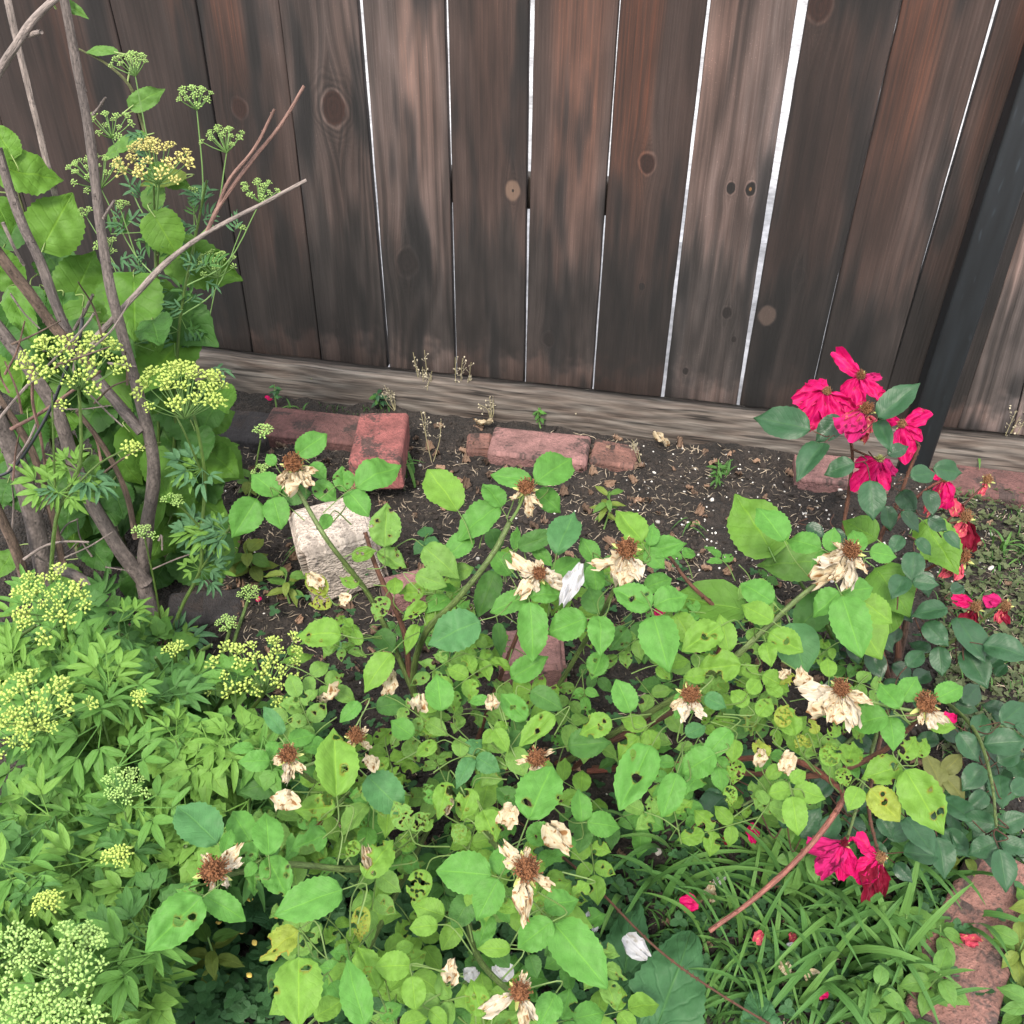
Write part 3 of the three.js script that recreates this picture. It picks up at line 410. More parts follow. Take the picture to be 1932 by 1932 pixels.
// leaflets sighted one by one: tile x, tile y, then [stalk u,v, tip u,v, width, shape, skin, height] in thirds of a unit from the tile's corner
const roseLeaves = [];
const T = (c, r, rows) => rows.forEach(([a, b, c2, d, w, g, m, h]) => roseLeaves.push([c * 644 + a / 3, r * 644 + b / 3, c * 644 + c2 / 3, r * 644 + d / 3, w / 3, g, m, h]));
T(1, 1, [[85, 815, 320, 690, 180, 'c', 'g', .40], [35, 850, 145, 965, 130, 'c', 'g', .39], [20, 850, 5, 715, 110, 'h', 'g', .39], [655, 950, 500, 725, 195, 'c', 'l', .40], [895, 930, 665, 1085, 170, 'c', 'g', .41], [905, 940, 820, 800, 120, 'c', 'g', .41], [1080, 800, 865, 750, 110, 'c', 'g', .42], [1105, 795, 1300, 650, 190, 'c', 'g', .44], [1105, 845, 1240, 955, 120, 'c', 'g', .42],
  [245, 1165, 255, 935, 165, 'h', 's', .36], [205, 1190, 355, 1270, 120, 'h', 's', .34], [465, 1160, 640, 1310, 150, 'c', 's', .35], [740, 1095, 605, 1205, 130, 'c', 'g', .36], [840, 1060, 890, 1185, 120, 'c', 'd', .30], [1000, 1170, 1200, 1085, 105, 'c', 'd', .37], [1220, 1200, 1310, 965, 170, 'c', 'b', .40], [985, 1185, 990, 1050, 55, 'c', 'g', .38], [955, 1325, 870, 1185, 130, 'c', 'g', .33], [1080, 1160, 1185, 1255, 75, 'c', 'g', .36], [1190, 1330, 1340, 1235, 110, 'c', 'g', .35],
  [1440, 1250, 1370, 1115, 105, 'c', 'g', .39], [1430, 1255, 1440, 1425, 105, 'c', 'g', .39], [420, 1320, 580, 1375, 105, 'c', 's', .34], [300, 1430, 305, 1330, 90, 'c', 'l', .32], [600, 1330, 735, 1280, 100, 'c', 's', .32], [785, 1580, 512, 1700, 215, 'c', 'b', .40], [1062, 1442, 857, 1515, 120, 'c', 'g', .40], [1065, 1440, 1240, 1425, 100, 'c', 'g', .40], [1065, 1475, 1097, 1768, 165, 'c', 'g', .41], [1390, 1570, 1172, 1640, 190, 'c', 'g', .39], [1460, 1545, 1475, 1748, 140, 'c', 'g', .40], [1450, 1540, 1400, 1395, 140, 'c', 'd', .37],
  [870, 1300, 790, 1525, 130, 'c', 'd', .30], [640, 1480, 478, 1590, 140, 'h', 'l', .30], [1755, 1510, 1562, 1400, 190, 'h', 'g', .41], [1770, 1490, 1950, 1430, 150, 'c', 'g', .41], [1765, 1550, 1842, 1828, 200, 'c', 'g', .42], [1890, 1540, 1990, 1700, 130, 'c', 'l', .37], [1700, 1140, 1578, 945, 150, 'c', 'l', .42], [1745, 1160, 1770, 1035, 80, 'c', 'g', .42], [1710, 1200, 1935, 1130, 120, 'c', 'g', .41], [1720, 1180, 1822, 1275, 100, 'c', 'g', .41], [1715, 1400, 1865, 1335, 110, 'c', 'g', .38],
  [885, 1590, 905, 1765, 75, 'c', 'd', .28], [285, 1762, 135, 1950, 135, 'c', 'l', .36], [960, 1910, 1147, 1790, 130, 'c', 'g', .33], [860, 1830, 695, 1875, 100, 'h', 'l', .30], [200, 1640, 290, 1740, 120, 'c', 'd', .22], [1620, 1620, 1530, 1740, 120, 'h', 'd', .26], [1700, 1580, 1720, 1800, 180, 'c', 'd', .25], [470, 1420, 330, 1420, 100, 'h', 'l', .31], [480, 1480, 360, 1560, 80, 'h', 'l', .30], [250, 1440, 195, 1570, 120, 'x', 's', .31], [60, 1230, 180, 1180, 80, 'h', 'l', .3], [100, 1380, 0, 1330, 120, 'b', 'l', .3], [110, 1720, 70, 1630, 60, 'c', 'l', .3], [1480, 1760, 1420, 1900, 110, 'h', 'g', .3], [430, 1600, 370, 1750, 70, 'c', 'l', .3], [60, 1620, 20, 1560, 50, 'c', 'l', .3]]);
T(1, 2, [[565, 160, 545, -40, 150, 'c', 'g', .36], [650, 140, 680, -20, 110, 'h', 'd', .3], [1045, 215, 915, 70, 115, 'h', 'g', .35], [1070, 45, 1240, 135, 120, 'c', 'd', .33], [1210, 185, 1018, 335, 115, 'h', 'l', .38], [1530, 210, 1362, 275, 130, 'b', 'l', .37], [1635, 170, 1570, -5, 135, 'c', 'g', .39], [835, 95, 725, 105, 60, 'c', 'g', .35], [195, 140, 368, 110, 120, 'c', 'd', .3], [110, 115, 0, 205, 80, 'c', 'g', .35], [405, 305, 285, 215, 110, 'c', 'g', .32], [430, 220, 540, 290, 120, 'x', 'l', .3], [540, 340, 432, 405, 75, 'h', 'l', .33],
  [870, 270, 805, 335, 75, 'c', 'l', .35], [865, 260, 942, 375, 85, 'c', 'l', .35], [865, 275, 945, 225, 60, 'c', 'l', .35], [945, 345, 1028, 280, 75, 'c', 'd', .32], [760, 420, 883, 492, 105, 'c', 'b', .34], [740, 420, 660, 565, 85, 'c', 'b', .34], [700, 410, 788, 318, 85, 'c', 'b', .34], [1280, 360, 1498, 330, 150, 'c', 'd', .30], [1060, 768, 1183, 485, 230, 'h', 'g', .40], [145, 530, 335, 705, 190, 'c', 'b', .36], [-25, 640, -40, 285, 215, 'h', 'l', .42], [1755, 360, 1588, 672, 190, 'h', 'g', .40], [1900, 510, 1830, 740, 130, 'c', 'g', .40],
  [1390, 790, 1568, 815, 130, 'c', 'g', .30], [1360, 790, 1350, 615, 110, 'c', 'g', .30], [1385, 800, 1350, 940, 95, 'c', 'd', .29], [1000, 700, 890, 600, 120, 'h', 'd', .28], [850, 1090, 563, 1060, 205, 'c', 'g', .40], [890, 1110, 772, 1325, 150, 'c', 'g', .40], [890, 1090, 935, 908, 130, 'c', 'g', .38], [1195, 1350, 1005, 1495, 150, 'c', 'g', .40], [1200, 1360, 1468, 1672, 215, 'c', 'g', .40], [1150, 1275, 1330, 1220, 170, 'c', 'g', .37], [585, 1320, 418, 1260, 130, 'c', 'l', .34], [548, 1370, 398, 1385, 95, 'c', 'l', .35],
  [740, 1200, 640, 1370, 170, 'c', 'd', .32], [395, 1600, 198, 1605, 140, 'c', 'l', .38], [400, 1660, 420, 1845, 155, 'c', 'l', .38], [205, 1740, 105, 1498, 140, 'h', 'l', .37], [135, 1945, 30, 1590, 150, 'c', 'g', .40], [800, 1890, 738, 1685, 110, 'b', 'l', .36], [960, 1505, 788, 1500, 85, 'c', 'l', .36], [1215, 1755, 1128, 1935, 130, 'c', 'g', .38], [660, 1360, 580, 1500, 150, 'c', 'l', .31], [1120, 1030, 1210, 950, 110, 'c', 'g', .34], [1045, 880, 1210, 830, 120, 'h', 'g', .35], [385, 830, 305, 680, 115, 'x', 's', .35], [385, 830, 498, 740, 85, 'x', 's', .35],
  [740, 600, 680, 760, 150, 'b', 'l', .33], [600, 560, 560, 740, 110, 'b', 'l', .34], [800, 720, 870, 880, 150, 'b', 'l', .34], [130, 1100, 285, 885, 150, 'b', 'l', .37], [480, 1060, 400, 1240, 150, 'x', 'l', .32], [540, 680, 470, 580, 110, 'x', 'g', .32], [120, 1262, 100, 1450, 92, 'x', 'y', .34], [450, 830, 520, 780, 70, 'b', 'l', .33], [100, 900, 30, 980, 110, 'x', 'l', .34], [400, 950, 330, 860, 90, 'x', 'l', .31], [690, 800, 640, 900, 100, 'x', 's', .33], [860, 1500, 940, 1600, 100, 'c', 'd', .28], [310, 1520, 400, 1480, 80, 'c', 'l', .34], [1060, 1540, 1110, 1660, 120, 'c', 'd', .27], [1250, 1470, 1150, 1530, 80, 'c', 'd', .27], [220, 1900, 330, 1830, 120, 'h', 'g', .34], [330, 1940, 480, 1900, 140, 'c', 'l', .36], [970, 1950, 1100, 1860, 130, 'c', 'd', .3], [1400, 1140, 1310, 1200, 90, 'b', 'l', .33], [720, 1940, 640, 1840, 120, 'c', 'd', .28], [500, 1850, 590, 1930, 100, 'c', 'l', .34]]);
T(0, 2, [[1230, 910, 1015, 685, 200, 'c', 'b', .40], [1420, 900, 1310, 735, 170, 'c', 'g', .37], [1520, 975, 1510, 732, 150, 'c', 'g', .40], [1450, 1010, 1315, 900, 110, 'b', 'g', .38], [1260, 970, 1312, 825, 65, 'c', 'g', .38], [1510, 985, 1622, 1198, 145, 'h', 'g', .39], [1450, 1020, 1388, 1092, 65, 'c', 'g', .38], [1145, 1215, 855, 1478, 200, 'h', 'g', .41], [1155, 1205, 1368, 1322, 120, 'c', 'g', .39], [1150, 1200, 1005, 1160, 125, 'b', 'g', .38], [1940, 1170, 1590, 1290, 190, 'c', 'g', .41], [1690, 1550, 1690, 1908, 220, 'h', 'l', .42], [1690, 1400, 1485, 1552, 150, 'b', 'y', .37],
  [1530, 440, 1368, 445, 105, 'c', 'g', .36], [1630, 330, 1778, 290, 95, 'c', 'g', .36], [1605, 290, 1498, 145, 75, 'c', 'b', .37], [1590, 560, 1385, 600, 150, 'c', 'd', .28], [1720, 380, 1855, 335, 100, 'c', 'g', .33], [1700, 560, 1820, 480, 120, 'c', 'd', .3], [1850, 860, 1665, 930, 165, 'b', 'g', .34], [1900, 700, 1680, 720, 130, 'b', 'l', .33], [1440, 370, 1310, 370, 60, 'c', 'g', .33], [1560, 330, 1520, 410, 70, 'c', 'g', .36], [1900, 1000, 1800, 1100, 140, 'b', 'g', .3], [1440, 1050, 1440, 1190, 80, 'b', 'g', .37], [1880, 1690, 1932, 1800, 120, 'c', 'g', .34], [1640, 480, 1740, 610, 120, 'c', 'b', .27], [1780, 1900, 1930, 1790, 120, 'c', 'l', .36]]);
T(0, 1, [[1455, 890, 1330, 1085, 165, 'c', 'g', .37], [1575, 870, 1435, 745, 140, 'c', 'g', .38], [1545, 880, 1585, 1038, 130, 'c', 'g', .38], [1585, 875, 1745, 860, 110, 'c', 'd', .36], [1680, 640, 1838, 528, 130, 'c', 'g', .41], [1755, 690, 1840, 770, 85, 'c', 'g', .39], [1780, 800, 1890, 890, 110, 'h', 'g', .38], [1930, 1660, 1695, 1640, 170, 'h', 'l', .36], [1850, 1430, 1730, 1310, 100, 'x', 'y', .3], [1880, 1480, 1760, 1480, 90, 'x', 'y', .3], [1560, 700, 1510, 640, 70, 'c', 'g', .37], [1870, 980, 1820, 1060, 70, 'c', 'g', .36]]);
T(2, 1, [[575, 1130, 448, 938, 170, 'c', 'g', .43], [782, 1172, 598, 1108, 125, 'c', 'g', .42], [830, 1190, 857, 1058, 88, 'c', 'g', .43], [830, 1190, 748, 1312, 92, 'c', 'g', .42], [1010, 1190, 968, 1068, 92, 'c', 'g', .40], [1058, 1190, 1208, 1212, 120, 'c', 'g', .41], [895, 1420, 738, 1532, 130, 'c', 'g', .41], [900, 1420, 1072, 1390, 125, 'c', 'g', .41], [900, 1440, 1003, 1742, 190, 'c', 'g', .42], [1000, 1460, 1175, 1575, 150, 'c', 'l', .37], [510, 1480, 345, 1365, 170, 'c', 'g', .37], [510, 1585, 345, 1488, 120, 'c', 'l', .38], [490, 1650, 663, 1742, 140, 'h', 'l', .38], [470, 1700, 496, 1822, 92, 'c', 'l', .38], [215, 1610, 25, 1725, 155, 'h', 'l', .38], [260, 1755, 220, 1558, 115, 'c', 'l', .37], [330, 1830, 95, 1850, 170, 'b', 'l', .36], [330, 1850, 430, 1890, 105, 'c', 'l', .35], [640, 1890, 560, 1930, 90, 'b', 'y', .36], [830, 1900, 820, 1790, 90, 'c', 'l', .37], [130, 1890, 20, 1900, 100, 'c', 'l', .34], [450, 1890, 600, 1960, 130, 'c', 'l', .35], [60, 1760, -30, 1700, 90, 'c', 'g', .36]]);
T(2, 2, [[1230, 140, 1118, 5, 115, 'c', 'g', .41], [1240, 100, 1330, -30, 130, 'c', 'g', .41], [1435, 95, 1575, 15, 150, 'c', 'g', .42], [1165, 190, 952, 232, 165, 'c', 'g', .41], [1172, 190, 1202, 358, 120, 'c', 'g', .40], [1380, 225, 1535, 245, 95, 'c', 'l', .38], [625, 600, 793, 645, 112, 'c', 'l', .37], [620, 602, 492, 622, 95, 'c', 'l', .37], [620, 640, 652, 843, 120, 'c', 'l', .38], [610, 560, 690, 505, 75, 'c', 'l', .36], [835, 475, 830, 335, 125, 'x', 'l', .35], [930, 470, 970, 330, 120, 'h', 'l', .34], [1245, 470, 1038, 522, 155, 'h', 'l', .36], [1258, 490, 1458, 825, 195, 'h', 'l', .38], [1060, 600, 1215, 765, 150, 'h', 'y', .36], [1000, 590, 945, 705, 115, 'c', 'l', .34], [185, 400, 5, 505, 150, 'c', 'g', .37], [272, 262, 135, 412, 110, 'c', 'g', .38], [300, 320, 280, 440, 100, 'c', 'l', .36], [200, 480, 225, 605, 92, 'c', 'g', .35], [310, 430, 290, 560, 90, 'x', 'l', .35], [270, 580, 270, 690, 70, 'x', 'l', .34], [1240, 430, 1320, 310, 130, 'b', 'l', .36], [1330, 420, 1380, 320, 90, 'b', 'l', .35], [540, 250, 600, 130, 90, 'x', 'y', .36], [640, 300, 560, 130, 120, 'b', 'l', .36], [450, 430, 440, 310, 100, 'b', 'y', .34], [370, 130, 280, 50, 100, 'c', 'l', .35], [430, 190, 500, 90, 110, 'h', 'l', .35], [760, 290, 720, 210, 120, 'b', 'y', .35], [690, 300, 640, 360, 80, 'x', 'y', .35], [700, 370, 720, 310, 60, 'x', 'y', .34], [550, 470, 480, 540, 80, 'c', 'l', .34], [640, 430, 560, 470, 70, 'c', 'y', .34], [890, 480, 930, 580, 80, 'x', 'l', .34], [20, 300, 120, 240, 110, 'c', 'b', .36], [120, 80, 240, 130, 110, 'c', 'b', .36], [50, 60, -30, 180, 130, 'c', 'g', .36], [20, 560, -40, 640, 110, 'c', 'g', .37], [370, 60, 440, -20, 100, 'c', 'l', .36], [560, 80, 480, 10, 100, 'c', 'l', .36], [820, 290, 900, 250, 90, 'b', 'l', .34]]);
const stalks = [];
const rib = (B, dir, len, nodes, r = 0.0008, list = stalks) => { const a = B.clone().addScaledVector(dir, -Math.min(0.02, len * 0.4)); a.y -= 0.004; const nn = nearest(a, nodes), d = nn.distanceTo(a), e = a.clone().lerp(nn, Math.min(1, 0.032 / d)); e.y -= 0.004; list.push(tube([B, a, e], [r * 0.8, r * 1.1], 4)); };
let nLeaf = 0;
for (const [u0, v0, u1, v1, w, g, m, h] of roseLeaves) {
  const B = P(u0, v0, h + rr(-0.012, 0.012)), n = facing(B, 0.6, 0.75, 0.32), { T: tip, w: wd } = sight(B, u1, v1, w, n);
  addLeaf(rose, 'leaf', G[g], M[m], B, tip, wd, n); nLeaf++;
  rib(B, tip.clone().sub(B).normalize(), tip.distanceTo(B), nodes);
}
{ // the leaves lower down inside the bush
  const extra = { g: [], l: [], d: [], s: [] };
  const ok = (u, v) => v > 1060 && v < 1960 && u > 560 - sm(1500, 1250, v) * 0 - sm(1300, 1500, v) * 70 && (u < 1640 - Math.max(0, v - 1380) * 1.2 || u < 1130) && !(v < 1160 && u < 780) && !(u > 1130 && v > 1560) && !(v > 1700 && u < 560);
  let tries = 0, made = 0;
  while (made < 235 && tries++ < 9000) { // compound leaves: a bent rib with three or five leaflets
    const u = rr(480, 1700), v = rr(1040, 1960); if (!ok(u, v)) continue;
    const h = rr(0.06, 0.34), B = P(u, v, h), a = rr(0, 6.283), n = facing(B, 0.9, 0.4, 0.4), d = V(Math.cos(a), rr(-0.4, 0.25), Math.sin(a)); d.addScaledVector(n, -d.dot(n)).normalize();
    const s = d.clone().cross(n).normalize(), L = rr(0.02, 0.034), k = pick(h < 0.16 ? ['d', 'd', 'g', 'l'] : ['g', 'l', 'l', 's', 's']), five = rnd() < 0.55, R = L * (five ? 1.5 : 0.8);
    const tip = B.clone().addScaledVector(d, R).addScaledVector(n, -R * 0.2); stalks.push(tube([B.clone().addScaledVector(d, -0.02).addScaledVector(n, -0.008), B, tip], [0.0009, 0.0006], 4));
    const put = (b, dir, l) => { const nn = n.clone().add(jit(0.28)).normalize(), Mx = leafMx(b, b.clone().addScaledVector(dir, l), l * rr(0.58, 0.76), nn), g = pick(G.in); if (nLeaf < 300) { place(rose, 'leaf', g, M[k], Mx); nLeaf++; } else extra[k].push(xform(g, Mx)); };
    put(tip, d, L * 1.15);
    for (const t of five ? [0.25, 0.75] : [0.5]) for (const q of [-1, 1]) put(B.clone().lerp(tip, t).addScaledVector(s, q * 0.001), d.clone().multiplyScalar(0.55).addScaledVector(s, q).normalize(), L * rr(0.8, 1.05));
    made++;
  }
  for (const k in extra) if (extra[k].length) joined(rose, 'inner_leaves', extra[k], M[k]);
}
// withered flowers: sighting of the mop, height, size in units, petals
const C = mCream, W = mWhite;
const spent = [
  [553, 876, .43, 46, [[-60, 1.0, C], [-95, 1.05, C], [-125, .9, C], [-25, .7, C], [-150, .6, C]]], [992, 920, .45, 42, [[-80, .95, C], [-65, .8, C], [-150, .55, C]]], [1018, 1082, .43, 34, [[150, 1.7, C], [165, 1.2, W], [110, 1.3, C], [20, 1.1, W], [-10, 1.5, W], [-100, 1.0, W], [-140, 1.3, C]]], [1182, 1036, .44, 50, [[-115, 1.2, C], [-135, 1.2, C], [-90, 1.0, C], [-60, 1.0, W], [-100, 1.3, W]]],
  [1607, 1038, .45, 42, [[-135, 1.7, C], [-115, 2.0, C], [-90, 1.5, C], [-65, 1.4, W], [-45, 1.0, C], [-125, 1.2, W], [165, .7, C]]], [1302, 1310, .40, 44, [[-70, .9, W], [-110, .9, W], [-150, .7, C]]], [1588, 1298, .42, 40, [[-90, 1.5, C], [-70, 1.6, C], [-110, 1.5, C], [-150, 1.5, C], [-165, 1.7, W], [5, 1.2, C], [-35, 1.2, C], [-55, 1.4, W]]], [1746, 1328, .42, 46, [[-50, .8, W], [-30, .8, W], [-80, .6, C]]],
  [544, 1424, .40, 42, [[-90, .95, W], [-75, .8, C], [-35, .6, C], [-165, .7, C]]], [672, 1390, .38, 38, [[-40, .8, C], [20, .6, C], [-150, .6, C]]], [1012, 1430, .40, 44, [[-95, .8, W], [-75, .8, W], [-120, .9, C], [10, .5, C], [175, .5, C]]], [403, 1642, .41, 56, [[10, .9, C], [-10, .8, W], [-75, .6, W], [-115, .5, W], [70, .5, C]]],
  [993, 1640, .44, 58, [[110, .8, C], [150, .8, C], [70, .7, C], [-95, 1.3, C], [-110, 1.0, C], [-30, .7, C]]], [980, 1872, .43, 44, [[160, 1.3, W], [-105, 1.2, C], [-90, 1.0, W], [45, .8, C], [10, .7, C]]], [600, 1550, .26, 36, [[-20, .8, C], [-150, .7, C]]],
];
for (const [u, v, h, s, pet] of spent) {
  const p = P(u, v, h), f = flower(rose, p, s * 1.05 / 1932 * p.distanceTo(CAM), pet.map(([a, l, m, w]) => [a + rr(-12, 12), l * rr(0.55, 0.85), m, w || rr(0.6, 0.95)]), mMop, null, 0.15);
  const nn = nearest(f.foot, nodes), m = f.foot.clone().lerp(nn, 0.5); m.y -= 0.004; stalks.push(tube([f.foot, m, nn], [0.0016, 0.002], 5));
}
joined(rose, 'leaf_stalks', stalks, stalkMat);
// dry curled leaves still hanging on it
for (const [u0, v0, u1, v1, w, h] of [[580, 1082, 605, 1112, 26, .32], [640, 1122, 658, 1138, 22, .33], [740, 1265, 735, 1310, 32, .34], [790, 1310, 785, 1350, 32, .36], [970, 1520, 950, 1555, 42, .37], [1030, 1550, 1062, 1600, 44, .37], [545, 1488, 535, 1525, 46, .38], [715, 1430, 690, 1445, 30, .38], [855, 1810, 845, 1855, 34, .38], [600, 1320, 640, 1310, 24, .3], [700, 1650, 690, 1600, 22, .33], [850, 1500, 838, 1530, 24, .32], [1495, 1420, 1475, 1455, 30, .36], [1440, 1415, 1435, 1450, 26, .35], [1510, 1260, 1520, 1300, 36, .37], [1475, 1265, 1490, 1280, 28, .36], [928, 1312, 932, 1345, 30, .38]])
  { const B = P(u0, v0, h), n = facing(B, 0.6, 0.75, 0.4), { T: tip, w: wd } = sight(B, u1, v1, w, n, 1.3); place(rose, 'dry_petal', pick(dryPetal), mCream, leafMx(B, tip, wd, n)); }

// --- the pink rose on the right
const red = thing('pink_rose_bush', 'dark leaved rose bush with hot pink flowers beside the black post', 'rose bush', P(1672, 1300, 0));
const redCanes = [
  [bark(0.085, 0.05, 0.035), [4.5, 7], [[1720, 1120, 1.08], [1705, 1200, 1.06], [1690, 1260, 1.04], [1672, 1310, 1.0]]],
  [caneBrown, [2.4, 4.5], [[1735, 840, 1.17], [1715, 890, 1.16], [1690, 960, 1.14], [1660, 1020, 1.12], [1690, 1110, 1.09], [1695, 1240, 1.04]]],
  [caneBrown, [2.2, 4], [[1600, 800, 1.20], [1608, 860, 1.19], [1600, 940, 1.17], [1592, 1020, 1.14], [1640, 1150, 1.08], [1680, 1290, 1.01]]],
  [caneRed, [1.8, 3], [[1790, 900, 1.15], [1745, 925, 1.15], [1700, 970, 1.14], [1675, 1000, 1.12]]],
  [caneRed, [1.8, 3], [[1812, 1050, 1.06], [1765, 1065, 1.07], [1740, 1085, 1.08], [1718, 1130, 1.08]]],
  [caneBrown, [1.8, 3], [[1780, 990, 1.12], [1755, 1040, 1.10], [1735, 1090, 1.08], [1715, 1140, 1.07]]],
  [caneGreen, [1.6, 3], [[1890, 1140, .98], [1840, 1180, .99], [1780, 1220, 1.0], [1700, 1260, 1.02]]],
  [caneGreen, [1.6, 3], [[1880, 1560, .66], [1870, 1470, .72], [1840, 1380, .80], [1760, 1310, .92], [1690, 1290, 1.0]]],
  [caneGreen, [1.6, 3], [[1598, 1585, .645], [1620, 1510, .69], [1650, 1400, .80], [1680, 1300, 1.0]]],
  [caneBrown, [1.6, 3], [[1655, 1600, .635], [1640, 1530, .68], [1660, 1400, .80], [1685, 1300, 1.0]]],
  [caneGreen, [1.6, 3], [[1400, 1520, .70], [1480, 1480, .74], [1600, 1400, .84], [1675, 1305, 1.0]]],
];
const rn = [];
for (const [m, [r0, r1], pts] of redCanes) { const p = canePts(pts, 1), g = tube(p, [r0 / 1000, r1 / 1000], 7, 0.25, 0.012), th = [g]; thorns(g, 18, 0.006, th); part(red, 'cane', mergeGeometries(th.map(x => x.index ? x.toNonIndexed() : x)), m); rn.push(...new THREE.CatmullRomCurve3(p).getSpacedPoints(20)); }
const redLeaves = []; const R_ = (c, r, rows) => rows.forEach(([a, b, c2, d, w, m, dz]) => redLeaves.push([c * 644 + a / 3, r * 644 + b / 3, c * 644 + c2 / 3, r * 644 + d / 3, w / 3, m || 'r', dz || 0]));
R_(2, 1, [[722, 500, 452, 428, 155, 'r2'], [805, 570, 672, 708, 115, 'r2'], [905, 430, 780, 540, 115, 'r', -.03], [1105, 432, 1297, 258, 120, 'r2', .02], [1105, 445, 1162, 575, 75, 'r2'], [972, 688, 828, 742, 95, 'r2'], [1060, 785, 1078, 972, 130, 'r2', .02], [1290, 765, 1420, 740, 120, 'r2'], [1420, 720, 1560, 740, 110, 'r2'], [1230, 850, 1300, 940, 110, 'r', -.04], [1390, 840, 1420, 950, 80, 'r'], [1150, 930, 1180, 1050, 120, 'r', -.03], [1240, 1100, 1190, 1180, 110, 'r2'], [1320, 1120, 1400, 1190, 100, 'r2'], [1310, 1190, 1300, 1330, 110, 'r2'], [1260, 1330, 1200, 1420, 110, 'r2'], [1300, 1360, 1425, 1370, 110, 'r2'], [1500, 1510, 1335, 1530, 120, 'r2'], [1370, 1590, 1480, 1700, 130, 'r2'], [1545, 1560, 1690, 1765, 140, 'r2'], [1600, 1740, 1705, 1912, 135, 'r2'], [1700, 1715, 1932, 1760, 125, 'r2'], [1450, 1725, 1465, 1865, 115, 'r2'], [1270, 1840, 1355, 1760, 90, 'r2'], [960, 1680, 990, 1800, 110, 'r', -.05], [1060, 1750, 1120, 1880, 120, 'r', -.05], [1110, 1640, 1180, 1740, 110, 'r', -.05], [1240, 960, 1330, 1050, 120, 'r', -.02], [1390, 1000, 1480, 1060, 90, 'r'], [1480, 1080, 1560, 1150, 110, 'r2'], [1160, 640, 1260, 600, 90, 'r', -.02], [700, 1040, 790, 1090, 90, 'r', -.02], [860, 1060, 900, 1150, 70, 'r', -.02], [1350, 1300, 1400, 1420, 90, 'r', -.03], [1200, 1480, 1280, 1560, 100, 'r', -.05], [1520, 1420, 1590, 1380, 80, 'r']]);
R_(2, 2, [[110, 760, 235, 640, 130], [320, 470, 450, 400, 130], [200, 600, 130, 740, 110, 'r2'], [670, 880, 760, 740, 110, 'r2'], [520, 660, 600, 760, 100], [800, 880, 870, 760, 90, 'r2'], [1260, 760, 1400, 920, 160, 'r2', .02], [1250, 960, 1430, 970, 170, 'r2', .02], [1160, 880, 1280, 800, 110, 'r2'], [1440, 870, 1490, 1060, 110, 'r2'], [1480, 830, 1600, 960, 130, 'r2'], [1560, 280, 1660, 420, 120, 'r2'], [1700, 350, 1920, 330, 150, 'r2'], [1800, 230, 1932, 130, 120, 'r2'], [1780, 450, 1900, 400, 110, 'r2'], [1640, 780, 1470, 650, 110, 'r2'], [1770, 800, 1605, 770, 120, 'r2'], [1780, 900, 1640, 960, 140, 'r2', .02], [1790, 940, 1840, 1140, 140, 'r2', .02], [1800, 900, 1940, 940, 140, 'r2'], [1790, 820, 1930, 760, 120, 'r2'], [1790, 520, 1810, 660, 100, 'r2'], [1700, 470, 1610, 580, 110, 'r2'], [1670, 300, 1700, 180, 90, 'r2'], [1460, 590, 1390, 420, 100, 'rn'], [1470, 510, 1568, 425, 80, 'rn'], [1480, 530, 1585, 635, 85, 'rn'], [1430, 520, 1420, 650, 80, 'rn'], [940, 760, 1020, 860, 100], [1000, 720, 1100, 660, 110], [760, 640, 840, 560, 100], [1110, 760, 1180, 860, 110, 'r2'], [1200, 1020, 1280, 1110, 100], [880, 640, 960, 720, 100], [420, 620, 350, 520, 100], [1860, 620, 1960, 560, 110, 'r2'], [1720, 620, 1640, 700, 100, 'r2'], [1880, 240, 1980, 300, 110, 'r2'], [1000, 860, 900, 900, 90, 'r2'], [1060, 900, 1140, 1000, 110, 'r2'], [700, 560, 600, 520, 100], [1640, 540, 1700, 640, 100, 'r'], [560, 820, 640, 720, 110]]);
const rs = [];
for (const [u0, v0, u1, v1, w, m, dz] of redLeaves) {
  const h = clamp(0.46 - (v0 - 740) * 0.00045, 0.13, 0.46) + dz * 1.6 + rr(-.015, .015), B = P(u0, v0, h), n = facing(B, 0.65, 0.6, 0.42), { T: tip, w: wd } = sight(B, u1, v1, w * 1.1, n); tip.lerp(B, -0.1);
  addLeaf(red, 'leaf', G.red, M[m], B, tip, wd, n); rib(B, tip.clone().sub(B).normalize(), tip.distanceTo(B), rn, 0.0009, rs);
}
for (let i = 0; i < 90; i++) { // shaded leaves inside and low down
  const u = rr(1480, 1932), v = rr(1180, 1640); if (v > 1620 - (1900 - u) * 0.1) continue; const B = P(u, v, rr(0.03, 0.14)), n = facing(B, 0.9, 0.3, 0.5), a = rr(0, 6.28), t1 = V(Math.cos(a), rr(-.3, .1), Math.sin(a)); t1.addScaledVector(n, -t1.dot(n)).normalize(); const L = rr(.026, .042);
  addLeaf(red, 'leaf', G.red, pick([M.r, M.r2]), B, B.clone().addScaledVector(t1, L), L * .7, n);
}
const K = mPink, K2 = mPink2, F = mFade, N = mWine;
